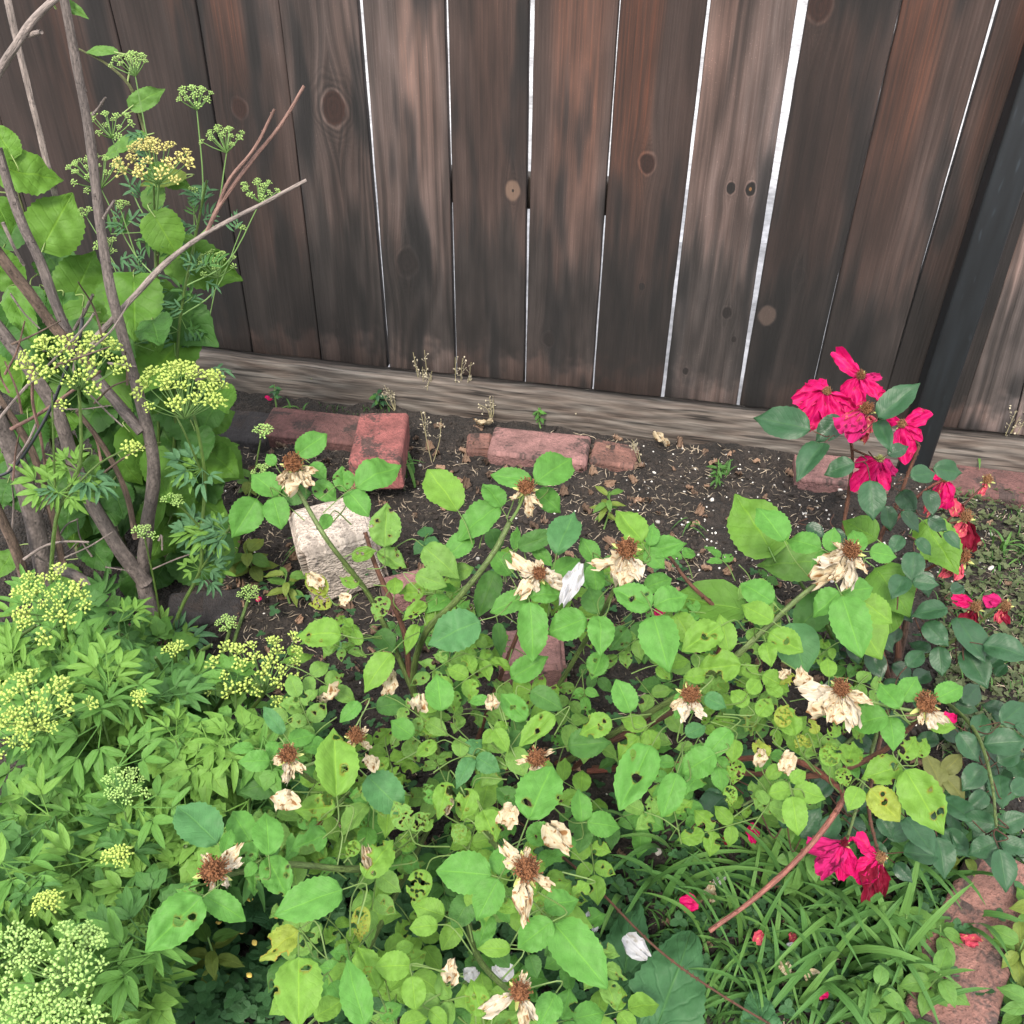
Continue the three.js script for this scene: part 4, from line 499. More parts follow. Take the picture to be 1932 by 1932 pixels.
const blooms = [
  [1560, 738, 1.20, 20, [[140, 2.3, K, .9], [-165, 2.4, K, .8], [-112, 3.4, K, .75], [-70, 2.4, K, .8], [-15, 2.6, K, .6]], mMop2], [1625, 708, 1.21, 22, [[152, 2.4, K, .55], [-85, 2.4, K, .8], [-120, 1.8, K, .7], [-35, 1.9, K, .7], [20, 1.2, K2, .6]], mMop],
  [1636, 772, 1.13, 30, [[-105, 1.3, F], [-85, 1.4, F], [-135, 1.2, F], [-60, 1.0, F], [-95, 1.6, K2], [-120, 1.5, K2]], mMop], [1702, 800, 1.19, 20, [[58, 2.6, K, .6], [-10, 1.7, K, .7], [-60, 2.7, K, .7], [-85, 1.6, K2, .7], [165, 1.8, K, .6]], mMop2],
  [1660, 866, 1.16, 18, [[-170, 2.0, K, .7], [-128, 3.2, K, .62], [-90, 1.9, K2, .5], [-65, 2.2, K, .6], [-22, 2.2, K2, .7]], mSepal], [1782, 905, 1.15, 14, [[-60, 3.0, K, .9], [-90, 2.8, K, .8], [-110, 3.8, F, .4], [160, 1.6, K, .6]], mMop], [1824, 975, 1.12, 28, [[-70, 1.6, N], [150, 1.2, F], [-100, .9, F]], mMop2], [1818, 1050, 1.06, 34, [[-110, 1.0, F, .5], [-70, .8, F, .4]], mMop],
  [1842, 1145, 1.0, 26, [[165, 1.2, K], [-110, 1.2, N], [-80, 1.1, N]], mMop2], [1898, 1142, .98, 24, [[175, 1.2, K2], [-95, .9, F], [-70, .8, N]], mMop2], [1593, 1592, .64, 19, [[-110, 2.6, K2, .7], [-90, 2.9, K2, .6], [-70, 2.8, K2, .6], [-55, 2.4, K, .7], [-130, 2.6, K2, .7], [-30, 2.0, K, .7], [100, .9, K]], mWine], [1662, 1618, .625, 24, [[-125, 1.8, K, .9], [-145, 1.5, K, .8], [-100, 2.0, K2, .7], [-80, 1.9, N, .7], [-110, 2.3, N, .7], [160, 1.6, K, .8]], mMop2], [1864, 905, 1.18, 22, [[-90, .8, F]], mMop2],
];
for (const [u, v, z, s, pet, mop] of blooms) { const p = Q(u, v, z), f = flower(red, p, s / 1932 * p.distanceTo(CAM), pet, mop, null, 0.12); const nn = nearest(f.foot, rn), m = f.foot.clone().lerp(nn, 0.5); rs.push(tube([f.foot, m, nn], [0.0014, 0.002], 5)); }
joined(red, 'leaf_stalks', rs, caneBrown);
// ---------------------------------------------------------------- bare shrub at the left
const shrub = thing('bare_shrub', 'leafless grey brown shrub with forked trunks at the left', 'shrub', Q(262, 1240, 1.1));
const bkA = bark(0.165, 0.142, 0.135), bkB = bark(0.29, 0.25, 0.235), bkC = bark(0.26, 0.155, 0.13), bkD = bark(0.16, 0.115, 0.09);
// [material, radius at start / end in units, points u, v, distance]
const limbs = [
  ['trunk', bkA, [22, 19, 16, 13, 11, 9, 8], [[268, 1095, 1.17], [278, 990, 1.18], [291, 890, 1.19], [283, 830, 1.2], [262, 745, 1.21], [236, 650, 1.22], [212, 560, 1.23], [190, 430, 1.25], [170, 260, 1.27], [146, 130, 1.28], [118, -20, 1.29]]],
  ['trunk', bkA, [26, 22, 19, 16], [[275, 1100, 1.16], [215, 1020, 1.17], [150, 900, 1.2], [108, 780, 1.22], [58, 700, 1.23], [-20, 595, 1.24]]],
  ['trunk', bkA, [18, 26, 24], [[330, 1300, 1.06], [300, 1200, 1.11], [278, 1130, 1.15], [268, 1080, 1.17]]],
  ['branch', bkA, [20, 18, 14], [[265, 1270, 1.08], [235, 1200, 1.1], [200, 1135, 1.13], [150, 1090, 1.16], [90, 1070, 1.2]]],
  ['branch', bkA, [16, 13, 11, 9], [[268, 815, 1.2], [220, 760, 1.22], [173, 700, 1.24], [120, 610, 1.26], [78, 500, 1.28], [45, 430, 1.29], [22, 370, 1.3], [-4, 280, 1.31]]],
  ['branch', bkB, [7, 6, 4.5, 3.5], [[172, 648, 1.23], [250, 562, 1.25], [320, 490, 1.27], [392, 438, 1.29], [480, 392, 1.32], [578, 340, 1.35]]],
  ['branch', bkC, [4.6, 4, 3.4], [[388, 442, 1.29], [412, 392, 1.3], [470, 310, 1.33], [530, 235, 1.35], [574, 162, 1.37]]],
  ['branch', bkC, [3.8, 3.2, 2.8], [[408, 400, 1.3], [432, 340, 1.31], [480, 280, 1.33], [518, 206, 1.34]]],
  ['branch', bkB, [7, 7, 6], [[-10, 148, 1.2], [30, 85, 1.2], [62, 38, 1.21], [118, -15, 1.22]]],
  ['branch', bkD, [14, 12, 14], [[-10, 470, 1.2], [60, 560, 1.21], [105, 620, 1.22], [170, 690, 1.22]]],
  ['branch', bkB, [7, 6], [[12, -10, 1.5], [40, 110, 1.49], [68, 225, 1.48], [92, 320, 1.47], [112, 400, 1.46]]],
  ['trunk', bkA, [26, 30, 30], [[-15, 770, 1.15], [35, 880, 1.15], [68, 1000, 1.14], [88, 1110, 1.12]]],
  ['branch', bkD, [12, 14], [[-10, 950, 1.1], [30, 1040, 1.1], [52, 1110, 1.1]]],
  ['branch', bkD, [8, 9], [[-10, 740, 1.16], [60, 850, 1.16], [95, 960, 1.16], [118, 1060, 1.15]]],
  ['branch', bkD, [5, 7], [[145, 775, 1.19], [200, 850, 1.19], [238, 930, 1.18], [256, 1015, 1.17]]],
  ['branch', bkC, [4, 3], [[20, 810, 1.14], [75, 780, 1.15], [140, 735, 1.16], [190, 700, 1.17]]],
  ['branch', bkC, [3, 3], [[62, 690, 1.14], [62, 760, 1.14], [78, 830, 1.14], [88, 900, 1.14]]],
  ['branch', bkB, [2.4, 2], [[60, 720, 1.13], [110, 670, 1.13], [165, 610, 1.13], [178, 590, 1.13]]],
  ['branch', bkB, [3, 3], [[-5, 795, 1.12], [40, 740, 1.12], [58, 720, 1.13]]],
  ['branch', bkB, [2.6, 2.2], [[14, 890, 1.12], [55, 830, 1.12], [68, 800, 1.13]]],
  ['branch', bkB, [3.4, 2.4], [[45, 1055, 1.08], [85, 1030, 1.08], [120, 1022, 1.08], [168, 1023, 1.08]]],
  ['branch', bkB, [1.8, 1.4], [[122, 1052, 1.07], [170, 1030, 1.07], [213, 1003, 1.08]]],
  ['branch', bkB, [2.0, 1.4], [[285, 1075, 1.14], [340, 1052, 1.15], [420, 1028, 1.16]]],
  ['branch', bkB, [1.6, 1.2], [[200, 1070, 1.1], [250, 1078, 1.1]]],
  ['branch', bkB, [3, 2], [[175, 216, 1.27], [185, 205, 1.26], [199, 184, 1.25]]], ['branch', bkB, [3, 2.4], [[195, 412, 1.25], [205, 395, 1.24], [216, 378, 1.24]]], ['branch', bkA, [3.4, 3], [[140, 622, 1.22], [158, 592, 1.21], [175, 556, 1.2]]], ['branch', bkB, [5, 4], [[55, 66, 1.21], [78, 60, 1.2]]], ['branch', bkB, [2, 1.5], [[20, 555, 1.2], [45, 590, 1.2], [75, 620, 1.2]]], ['branch', bkB, [3, 2], [[205, 685, 1.21], [240, 690, 1.2], [258, 692, 1.2]]], ['branch', bkB, [2, 1.6], [[160, 735, 1.17], [200, 775, 1.17], [232, 805, 1.16]]], ['branch', bkB, [1.5, 1.2], [[95, 770, 1.13], [150, 772, 1.13], [210, 765, 1.14]]], ['branch', bkB, [4, 3], [[5, 420, 1.25], [28, 470, 1.25], [45, 500, 1.26]]], ['branch', bkB, [2.4, 1.8], [[300, 1020, 1.15], [305, 1010, 1.15], [306, 1038, 1.14]]],
];
for (const [name, m, r, pts] of limbs) { const p = pts.map(a => Q(...a)); const bg = tube(p, r.map(x => (x > 8 ? 8 + (x - 8) * 0.58 : x) / 1932 * 1.3), r[0] > 8 ? 11 : 7, r[0] > 8 ? 0.13 : 0.2, r[0] > 8 ? 0.008 : 0.006), bl = [bg]; thorns(bg, r[0] > 8 ? 16 : 8, r[0] > 8 ? 0.008 : 0.0045, bl); part(shrub, name, mergeGeometries(bl.map(x => x.index ? x.toNonIndexed() : x)), m); }
for (let i = 0; i < 22; i++) { const u = rr(-10, 250), v = rr(640, 1090), z = rr(1.08, 1.2), a = rr(-2.4, 0.6), L = rr(50, 130); part(shrub, 'twig', tube([Q(u, v, z), Q(u + Math.cos(a) * L * .5 + rr(-8, 8), v + Math.sin(a) * L * .5 + rr(-8, 8), z + rr(-.01, .01)), Q(u + Math.cos(a) * L, v + Math.sin(a) * L, z + rr(-.03, .03))], [.0018, .0009], 5, .2, .008), pick([bkB, bkB, bkC, bkD])); }
{ const cable = tube([[-6, 900, 1.12], [20, 888, 1.12], [62, 832, 1.12], [98, 765, 1.13], [128, 690, 1.14], [150, 640, 1.15], [156, 600, 1.16]].map(a => Q(...a)), [0.0022], 8, 0, 0.008); tag(part(scene, 'garden_cable', cable, new THREE.MeshPhysicalMaterial({ color: lin(0.012, 0.014, 0.018), roughness: 0.35, clearcoat: 0.4 })), 'thin black cable hanging among the bare shrub branches', 'cable'); }

// ---------------------------------------------------------------- broad heart-leaved saplings behind the shrub
const sap = thing('heart_leaf_sapling', 'sapling with large toothed heart shaped leaves growing behind the bare shrub', 'sapling', Q(300, 1060, 1.3));
const sapStems = [[[292, 1070, 1.3], [290, 900, 1.36], [292, 700, 1.42], [295, 480, 1.46], [290, 330, 1.48], [262, 210, 1.5], [243, 160, 1.5], [200, 120, 1.5], [148, 92, 1.5]], [[250, 1090, 1.28], [200, 900, 1.36], [120, 650, 1.42], [60, 450, 1.45], [10, 280, 1.46]], [[330, 1080, 1.28], [345, 900, 1.36], [340, 700, 1.42], [310, 560, 1.44]], [[150, 1050, 1.26], [100, 850, 1.34], [30, 600, 1.4]], [[380, 1090, 1.28], [400, 960, 1.34], [390, 840, 1.4]]].map(a => a.map(q => Q(...q)));
const sn = [], sapStalk = [];
for (const p of sapStems) { part(sap, 'stem', tube(p, [0.005, 0.0035, 0.0014], 6, 0.1, 0.02), bark(0.13, 0.15, 0.06)); sn.push(...new THREE.CatmullRomCurve3(p).getSpacedPoints(24)); }
const hl = [[20, 290, -12, 232, 48, 'H', 1.44], [10, 320, 114, 332, 80, 'H', 1.42], [85, 458, 133, 370, 98, 'H', 1.4], [138, 562, 178, 478, 92, 'h', 1.41], [125, 520, 75, 465, 75, 'h2', 1.45], [-15, 490, 45, 545, 85, 'h', 1.42], [293, 410, 333, 478, 88, 'H', 1.36], [322, 475, 442, 530, 92, 'h', 1.42], [288, 352, 290, 402, 46, 'w', 1.46], [252, 198, 306, 168, 36, 'w', 1.48], [215, 98, 162, 90, 20, 'w', 1.5], [266, 258, 198, 292, 38, 'w', 1.47], [290, 322, 358, 353, 38, 'h', 1.47], [122, 5, 162, 30, 18, 'w', 1.3], [252, 528, 254, 630, 100, 'h', 1.36], [226, 535, 198, 605, 70, 'h', 1.39], [303, 540, 335, 608, 48, 'h', 1.42], [318, 575, 397, 645, 92, 'h2', 1.4], [40, 570, 48, 642, 65, 'h', 1.4], [80, 560, 125, 600, 70, 'h', 1.4], [-10, 380, 20, 430, 60, 'h', 1.44], [340, 640, 262, 725, 105, 'h', 1.38], [10, 460, 45, 400, 60, 'h2', 1.46], [340, 330, 270, 345, 30, 'w2', 1.46],
  [245, 815, 305, 900, 95, 'h', 1.3], [300, 800, 360, 890, 110, 'h2', 1.33], [320, 760, 400, 830, 90, 'h2', 1.34], [385, 850, 455, 900, 90, 'h', 1.32], [330, 930, 418, 960, 100, 'h', 1.31], [290, 960, 330, 1030, 100, 'h', 1.3], [330, 1000, 370, 1040, 80, 'h2', 1.29], [150, 930, 140, 1020, 95, 'h', 1.3], [190, 960, 165, 1010, 80, 'h2', 1.3], [200, 800, 250, 870, 100, 'h2', 1.32], [340, 1040, 395, 1100, 90, 'h2', 1.27], [180, 1010, 240, 1060, 90, 'h2', 1.27], [30, 660, 50, 760, 100, 'H', 1.34], [90, 680, 60, 790, 90, 'h', 1.36], [170, 680, 230, 760, 90, 'h', 1.38], [250, 690, 290, 790, 100, 'h', 1.37], [400, 900, 330, 970, 80, 'h2', 1.32], [300, 880, 290, 950, 90, 'h2', 1.32], [195, 740, 150, 820, 90, 'h2', 1.36], [310, 1060, 290, 1110, 80, 'h2', 1.26], [220, 690, 240, 640, 80, 'h2', 1.4], [130, 880, 90, 940, 80, 'h2', 1.3], [390, 800, 440, 780, 60, 'h', 1.34]];
const hang = (o, B, u1, v1, w, m, up, cam) => { const n = facing(B, up, cam, 0.5), { T: tip, w: wd } = sight(B, u1, v1, w * 0.88, n, 0.95); addLeaf(o, 'leaf', G.heart, M[m], B, tip, wd, n); rib(B, tip.clone().sub(B).normalize(), 0.06, sn, 0.0011, sapStalk); };
for (const [u0, v0, u1, v1, w, m, z] of hl) hang(sap, Q(u0, v0, z), u1, v1, w, m, 0.35, 0.85);
for (let i = 0; i < 95; i++) { const v = rr(540, 1120), u = rr(-20, v < 660 ? 330 : 430); const z = rr(1.3, 1.5) - (v - 540) * 0.00022; hang(sap, Q(u, v, z), u + rr(-40, 50), v + rr(30, 85), rr(45, 72), pick(['h', 'h2', 'h2', 'h2']), 0.5, 0.6); }
joined(sap, 'leaf_stalks', sapStalk, plain(0.22, 0.30, 0.10, 0.6));

// ---------------------------------------------------------------- parsley run to seed
const stemMat = bark(0.10, 0.19, 0.035, 0.5), stemThin = plain(0.12, 0.22, 0.06, 0.6), seedY = plain(0.34, 0.44, 0.085, 0.7, { transmission: 0.15 }), seedG = plain(0.27, 0.42, 0.11, 0.7, { transmission: 0.15 }), seedDry = plain(0.42, 0.38, 0.12, 0.8);
const clusterGeo = [0, 1, 2].map(() => { const list = []; const n = 12; for (let k = 0; k < n; k++) { const a = k * 2.4 + rr(-.3, .3), r = Math.sqrt((k + 0.5) / n), d = V(Math.cos(a) * r, 0.55 * (1 - r * r) + rr(-.08, .12), Math.sin(a) * r); list.push(tube([V(0, -0.55, 0), d], [0.03, 0.03], 3)); const b = new THREE.IcosahedronGeometry(rr(0.13, 0.2), 0); b.scale(1, 0.85, 1); b.translate(d.x, d.y, d.z); list.push(b); for (let q = 0; q < 2; q++) { const c = new THREE.OctahedronGeometry(0.09); c.translate(d.x + rr(-.17, .17), d.y + rr(0, .13), d.z + rr(-.17, .17)); list.push(c); } } return mergeGeometries(list.map(x => { x = x.index ? x.toNonIndexed() : x; x.deleteAttribute('uv'); x.deleteAttribute('normal'); return x; })); }); clusterGeo.forEach(g => g.computeVertexNormals());
function umbel(o, Cn, R, nC, mat, cs, squash = 0.75) { // Cn: middle of the head
  const n = facing(Cn, 1.0, 0.25, 0.2), node = Cn.clone().addScaledVector(n, -R * 0.85), g = sub(o, 'umbel', node), rays = [];
  const a0 = V(1, 0, 0).addScaledVector(n, -n.x).normalize(), b0 = n.clone().cross(a0);
  for (let k = 0; k < nC; k++) { const a = k * 2.4 + rr(-.25, .25), r = R * Math.sqrt((k + 0.4) / nC) * rr(0.8, 1.15), p = Cn.clone().addScaledVector(a0, Math.cos(a) * r).addScaledVector(b0, Math.sin(a) * r * squash).addScaledVector(n, R * (0.22 - 0.35 * (r / R) ** 2) + rr(-.05, .05) * R); rays.push(tube([node, node.clone().lerp(p, 0.6).addScaledVector(n, -R * 0.04), p], [0.0009, 0.0006], 4)); const q = new THREE.Quaternion().setFromUnitVectors(UP, n.clone().multiplyScalar(0.8).add(p.clone().sub(node).normalize()).add(jit(.2)).normalize()).multiply(new THREE.Quaternion().setFromAxisAngle(UP, rr(0, 6))); const s = cs * rr(0.8, 1.3); place(g, 'floret_cluster', pick(clusterGeo), mat, new THREE.Matrix4().compose(p, q, V(s, s, s))); }
  joined(g, 'rays', rays, stemThin); return node;
}
// leaf: fingers of blade fanned from a branching stalk
function parsleyGeo(sd, wide) {
  const list = [], finger = (o, ang, L, w, tilt) => { const g = leafGeo({ shape: wide ? 'ovate' : 'lance', rows: 6, cols: 2, teeth: wide ? 0.14 : 0.03, droop: rr(0.05, 0.35), fold: 0.25, wave: 0.05, sd: sd + list.length }); g.scale(w, L, L); g.rotateX(tilt); g.rotateZ(ang); g.translate(o.x, o.y, o.z); list.push(g); };
  for (const [bx, by, ba] of [[0, 0.45, 0], [-0.06, 0.26, 0.95], [0.06, 0.26, -0.95]]) { const L = rr(0.44, 0.66), n = wide ? 3 : pick([3, 4, 5]); for (let k = 0; k < n; k++) { const t = n > 1 ? k / (n - 1) - 0.5 : 0; finger(V(bx - Math.sin(ba) * 0.16, by + Math.cos(ba) * 0.16, 0), ba - t * (wide ? 1.3 : 1.7), L * (1 - 0.45 * Math.abs(t)), (wide ? 0.24 : 0.125) * rr(0.8, 1.25), rr(-0.25, 0.35)); } list.push(tube([V(0, by - 0.24, 0), V(bx - Math.sin(ba) * 0.16, by + Math.cos(ba) * 0.16, 0)], [0.012], 3)); }
  list.push(tube([V(0, 0, 0), V(0, 0.3, 0)], [0.014], 3));
  return mergeGeometries(list.map(x => x.toNonIndexed()));
}
G.parsley = [0, 1, 2, 3, 4].map(i => parsleyGeo(i * 7, false)); G.parsleyW = [0, 1, 2].map(i => parsleyGeo(300 + i * 7, true)); G.wisp = [0, 1].map(i => { const l = []; for (let k = 0; k < 6; k++) { const g = leafGeo({ shape: 'lance', rows: 4, cols: 2, teeth: 0, droop: 0.2, fold: 0.2 }); const L = rr(.4, .6); g.scale(.1, L, L); g.rotateZ(rr(-1.4, 1.4)); g.rotateX(rr(-.5, .5)); g.translate(0, k * 0.08, 0); l.push(g.toNonIndexed()); } return mergeGeometries(l); });
function sprig(o, B, L, mats, geos, up = 0.8, cam = 0.45, dir = null) { const n = facing(B, up, cam, 0.5), a = rr(0, 6.28), d = dir ? dir.clone().add(jit(.3)) : V(Math.cos(a), rr(-.2, .35), Math.sin(a)); d.addScaledVector(n, -d.dot(n)).normalize(); return place(o, 'leaf', pick(geos), M[pick(mats)], leafMx(B, B.clone().addScaledVector(d, L), L, n)); }
{ // tall airy plant against the fence
  const o = thing('seeding_parsley', 'tall thin parsley with small green seed heads in front of the fence', 'parsley', Q(310, 1120, 1.26)), st = [];
  const top = [[245, 112, 32, 14, seedG], [370, 180, 33, 13, seedG], [207, 232, 38, 12, seedG], [420, 255, 38, 14, seedG], [172, 315, 50, 24, seedG], [490, 357, 34, 13, seedG], [405, 490, 42, 16, seedG], [225, 385, 14, 4, seedG], [365, 360, 10, 2, seedG], [160, 400, 12, 4, seedG], [200, 460, 26, 8, seedG], [455, 430, 6, 2, seedG]];
  const mains = [[[310, 1120, 1.26], [300, 900, 1.3], [298, 600, 1.36], [292, 440, 1.38], [290, 350, 1.38]], [[318, 1120, 1.26], [330, 800, 1.32], [340, 600, 1.36], [370, 440, 1.38], [390, 340, 1.38]]].map(a => a.map(q => Q(...q)));
  const ns = []; for (const p of mains) { part(o, 'stem', tube(p, [0.003, 0.0014], 6, 0, 0.03), stemMat); ns.push(...new THREE.CatmullRomCurve3(p).getSpacedPoints(30)); }
  for (const [u, v, R, n, m] of top) { const p = Q(u, v, 1.40), nd = umbel(o, p, R / 1932 * p.distanceTo(CAM), n, m, 0.0050, 0.85), t = nearest(nd.clone().setY(nd.y - 0.12), ns); st.push(tube([nd, nd.clone().lerp(t, 0.5).add(V(0, -0.03, 0)), t], [0.0008, 0.0012], 4)); for (let k = 0; k < 3; k++) sprig(o, nd.clone().lerp(t, rr(.3, .9)), rr(.025, .045), ['pb'], G.wisp, .4, .7, V(rr(-1, 1), .6, 0)); }
  { const p = Q(288, 300, 1.34), nd = umbel(o, p, 62 / 1932 * p.distanceTo(CAM), 20, seedDry, 0.0090, 0.9); st.push(tube([nd, Q(292, 440, 1.38)], [0.0016], 5)); }
  for (let k = 0; k < 46; k++) { const t = pick(ns), B = t.clone().add(V(rr(-.09, .09), rr(-.02, .05), rr(-.02, .03))); if (B.y < .35) continue; sprig(o, B, rr(.03, .055), ['pb', 'pb', 'p3'], G.wisp, .4, .7, V(rr(-1, 1), .4, 0)); st.push(tube([B, t], [0.0007], 3)); }
  joined(o, 'stalks', st, stemThin);
}
{ // nearer plant with two big yellow heads
  const o = thing('seeding_parsley', 'parsley with two broad yellow green seed heads between shrub and kerb bricks', 'parsley', Q(312, 1290, 1.03)), st = [];
  const mains = [[[312, 1300, 1.03], [318, 1215, 1.06], [345, 1140, 1.09], [378, 1075, 1.11], [380, 1010, 1.13], [386, 900, 1.16], [370, 800, 1.18], [355, 752, 1.19]], [[95, 1100, 1.05], [98, 1050, 1.06], [108, 970, 1.08], [130, 920, 1.09], [150, 880, 1.1], [152, 790, 1.12], [148, 730, 1.13]], [[378, 1075, 1.11], [430, 1000, 1.13], [468, 940, 1.15], [492, 830, 1.17]], [[118, 950, 1.08], [180, 880, 1.09], [240, 845, 1.1]], [[382, 1000, 1.13], [345, 960, 1.13], [328, 945, 1.13]], [[310, 1230, 1.05], [295, 1120, 1.06], [272, 1010, 1.08]], [[105, 960, 1.08], [101, 840, 1.1], [98, 740, 1.12]], [[384, 900, 1.16], [350, 820, 1.16], [330, 780, 1.17]]].map(a => a.map(q => Q(...q)));
  mains.forEach((p, i) => part(o, 'stem', tube(p, i < 2 ? [0.0032, 0.0022] : [0.0018, 0.0012], 6, 0, 0.02), stemMat));
  for (const [u, v, R, n, z, m, s] of [[138, 682, 92, 26, 1.12, seedY, .0110], [346, 728, 88, 28, 1.18, seedY, .0108], [498, 812, 18, 5, 1.17, seedG, .007], [248, 846, 14, 4, 1.1, seedY, .009], [327, 942, 18, 6, 1.13, seedG, .006], [270, 1002, 18, 6, 1.08, seedG, .006], [495, 885, 16, 5, 1.14, seedG, .006]]) { const p = Q(u, v, z); umbel(o, p, R / 1932 * p.distanceTo(CAM), n, m, s, 0.8); }
  for (const [u, v, z, k] of [[382, 885, 1.16, 5], [380, 1010, 1.13, 4], [378, 1075, 1.11, 6], [110, 930, 1.08, 6], [150, 890, 1.1, 3], [430, 1005, 1.13, 5], [320, 1200, 1.06, 6]]) for (let j = 0; j < k; j++) sprig(o, Q(u, v, z), rr(.035, .06), ['p2', 'pb'], G.wisp.concat(G.parsley), .6, .6, V(rr(-1, 1), .3, rr(-.3, .3)));
}
const parsleyBed = [
  ['bushy parsley clump in the left foreground with pale seed heads', [[20, 1160], [250, 1420]], [[92, 1130, 78, 24, .40, seedY, .0082], [60, 1325, 82, 22, .42, seedY, .0078], [25, 1385, 50, 10, .4, seedY, .0078]], 105],
  ['leafy parsley clump spreading right towards the cream rose', [[200, 1210], [500, 1640]], [[495, 1262, 98, 26, .30, seedY, .0086], [238, 1480, 42, 16, .36, seedG, .0052], [470, 1120, 20, 7, .22, seedG, .0055], [430, 1175, 22, 8, .2, seedG, .0055], [330, 1225, 16, 5, .3, seedY, .007], [222, 1615, 16, 6, .36, seedY, .006], [260, 1315, 12, 4, .36, seedY, .006]], 110],
  ['parsley clump at the lower left corner with grey green seed heads', [[-20, 1500], [330, 1940]], [[100, 1830, 85, 22, .40, seedG, .0072], [20, 1780, 45, 10, .4, seedG, .0074], [40, 1915, 40, 9, .4, seedG, .0074], [130, 1925, 45, 9, .4, seedG, .0074], [90, 1700, 20, 8, .36, seedY, .006], [160, 1770, 30, 9, .38, seedG, .0072]], 150],
];
for (const [label, [[u0, v0], [u1, v1]], heads, n] of parsleyBed) {
  const base = P((u0 + u1) / 2, (v0 + v1) / 2 + 60, 0), o = thing('parsley', label, 'parsley', base, 'parsley clumps'), st = [];
  for (const [u, v, R, k, h, m, s] of heads) { const p = P(u, v, h), nd = umbel(o, p, R / 1932 * p.distanceTo(CAM), k, m, s, 0.85); const ft = base.clone().lerp(nd, 0.35).setY(0); part(o, 'stem', tube([nd, nd.clone().lerp(ft, 0.45).add(V(0, 0.03, 0)), ft], [0.0022, 0.0034], 6, 0, 0.03), stemMat); }
  for (let k = 0; k < n * 1.5; k++) {
    const u = rr(u0, u1), v = rr(v0, v1); if (v > 1690 && u > 260 + (1932 - v) * 0.25) continue; if (v < 1290 && u > 330) continue; const low = rnd() < 0.45;
    const h = low ? rr(.03, .17) : rr(.17, .34), B = P(u, v, h);
    if (!low && v < 1240 && h > .26 && u > 120) continue;
    sprig(o, B, low ? rr(.05, .085) : rr(.045, .075), low ? ['p3', 'p3', 'p'] : ['p', 'p2', 'p2', 'p', 'p3'], (u > 300 ? rnd() < .6 : rnd() < .15) || low && rnd() < .5 ? G.parsleyW : G.parsley);
    if (k % 2 === 0) { const ft = B.clone().lerp(base, 0.3).setY(0); st.push(tube([B, B.clone().lerp(ft, .5).add(V(0, .02, 0)), ft], [0.0011, 0.0016], 4)); }
  }
  for (let k = 0; k < 7; k++) { const u = rr(u0, u1), v = rr(v0, v1), p = P(u, v, rr(.25, .34)), q = P(u + rr(-120, 120), v + rr(40, 120), rr(.05, .15)); part(o, 'stem', tube([p, p.clone().lerp(q, .5).add(V(0, .02, 0)), q], [0.0018, 0.003], 6, 0, .03), stemMat); }
  joined(o, 'leaf_stalks', st, stemThin);
}
// ---------------------------------------------------------------- broad-leaved seedling under the roses
{
  const o = thing('broad_leaf_seedling', 'seedling with very large smooth leaves between the two roses', 'seedling', P(1600, 1290, 0)), ns = [], st = [];
  for (const p of [[[1600, 1300, 0], [1560, 1180, .14], [1480, 1060, .25], [1450, 1030, .27]], [[1600, 1300, 0], [1500, 1220, .13], [1420, 1150, .22]], [[1610, 1300, 0], [1660, 1150, .18], [1680, 1050, .27]]].map(a => a.map(q => P(...q)))) { part(o, 'stem', tube(p, [0.003, 0.002], 6, 0, .03), stemMat); ns.push(...new THREE.CatmullRomCurve3(p).getSpacedPoints(16)); }
  for (const [u0, v0, u1, v1, w, m, h] of [[1450, 1032, 1393, 936, 95, 'H', .30], [1415, 1155, 1275, 1110, 82, 'h', .30], [1545, 1060, 1440, 1062, 68, 'w', .27], [1655, 1018, 1598, 980, 55, 'h', .28], [1650, 1070, 1712, 1140, 78, 'h', .27], [1750, 995, 1805, 1072, 65, 'H', .26], [1490, 1175, 1518, 1258, 80, 'b', .30], [1560, 1130, 1500, 1190, 60, 'd', .22], [1690, 1130, 1640, 1190, 70, 'h', .22], [1600, 1150, 1660, 1230, 80, 'l', .24]]) { const B = P(u0, v0, h), n = facing(B, .65, .6, .2), { T: tip, w: wd } = sight(B, u1, v1, w, n, 0.85); addLeaf(o, 'leaf', G.weed.concat(G.heart.slice(0, 2)), M[m], B, tip, wd, n); rib(B, tip.clone().sub(B).normalize(), .08, ns, .0011, st); }
  joined(o, 'leaf_stalks', st, stemThin);
}
// ---------------------------------------------------------------- plantains in the foreground
for (const [label, base, leaves] of [
  ['dark green ribbed plantain left of the fallen white petal', [1150, 1915], [[1168, 1915, 1195, 1695, 92, .05], [1135, 1930, 1180, 1835, 62, .05], [1120, 1935, 1060, 1900, 60, .03]]],
  ['dark green puckered plantain leaf cluster below the fallen white petal', [1240, 1975], [[1225, 1975, 1305, 1762, 128, .05], [1215, 1960, 1170, 1870, 70, .05], [1440, 1970, 1428, 1868, 66, .06]]],
  ['plantain half hidden at the left under the cream rose', [600, 1860], [[620, 1840, 560, 1760, 80, .05], [560, 1800, 600, 1690, 80, .06], [640, 1800, 690, 1700, 80, .05], [520, 1760, 470, 1650, 70, .06]]]]) {
  const o = thing('plantain', label, 'plantain', P(...base, 0), 'plantain weeds');
  for (const [u0, v0, u1, v1, w, h] of leaves) { const B = P(u0, v0, h), n = facing(B, .8, .5, .15), { T: tip, w: wd } = sight(B, u1, v1, w, n); addLeaf(o, 'leaf', G.plantain, M.k, B, tip, wd, n); const F_ = P(...base, 0); part(o, 'leaf_stalk', tube([B, F_], [.002, .0025], 5), stemMat); }
}
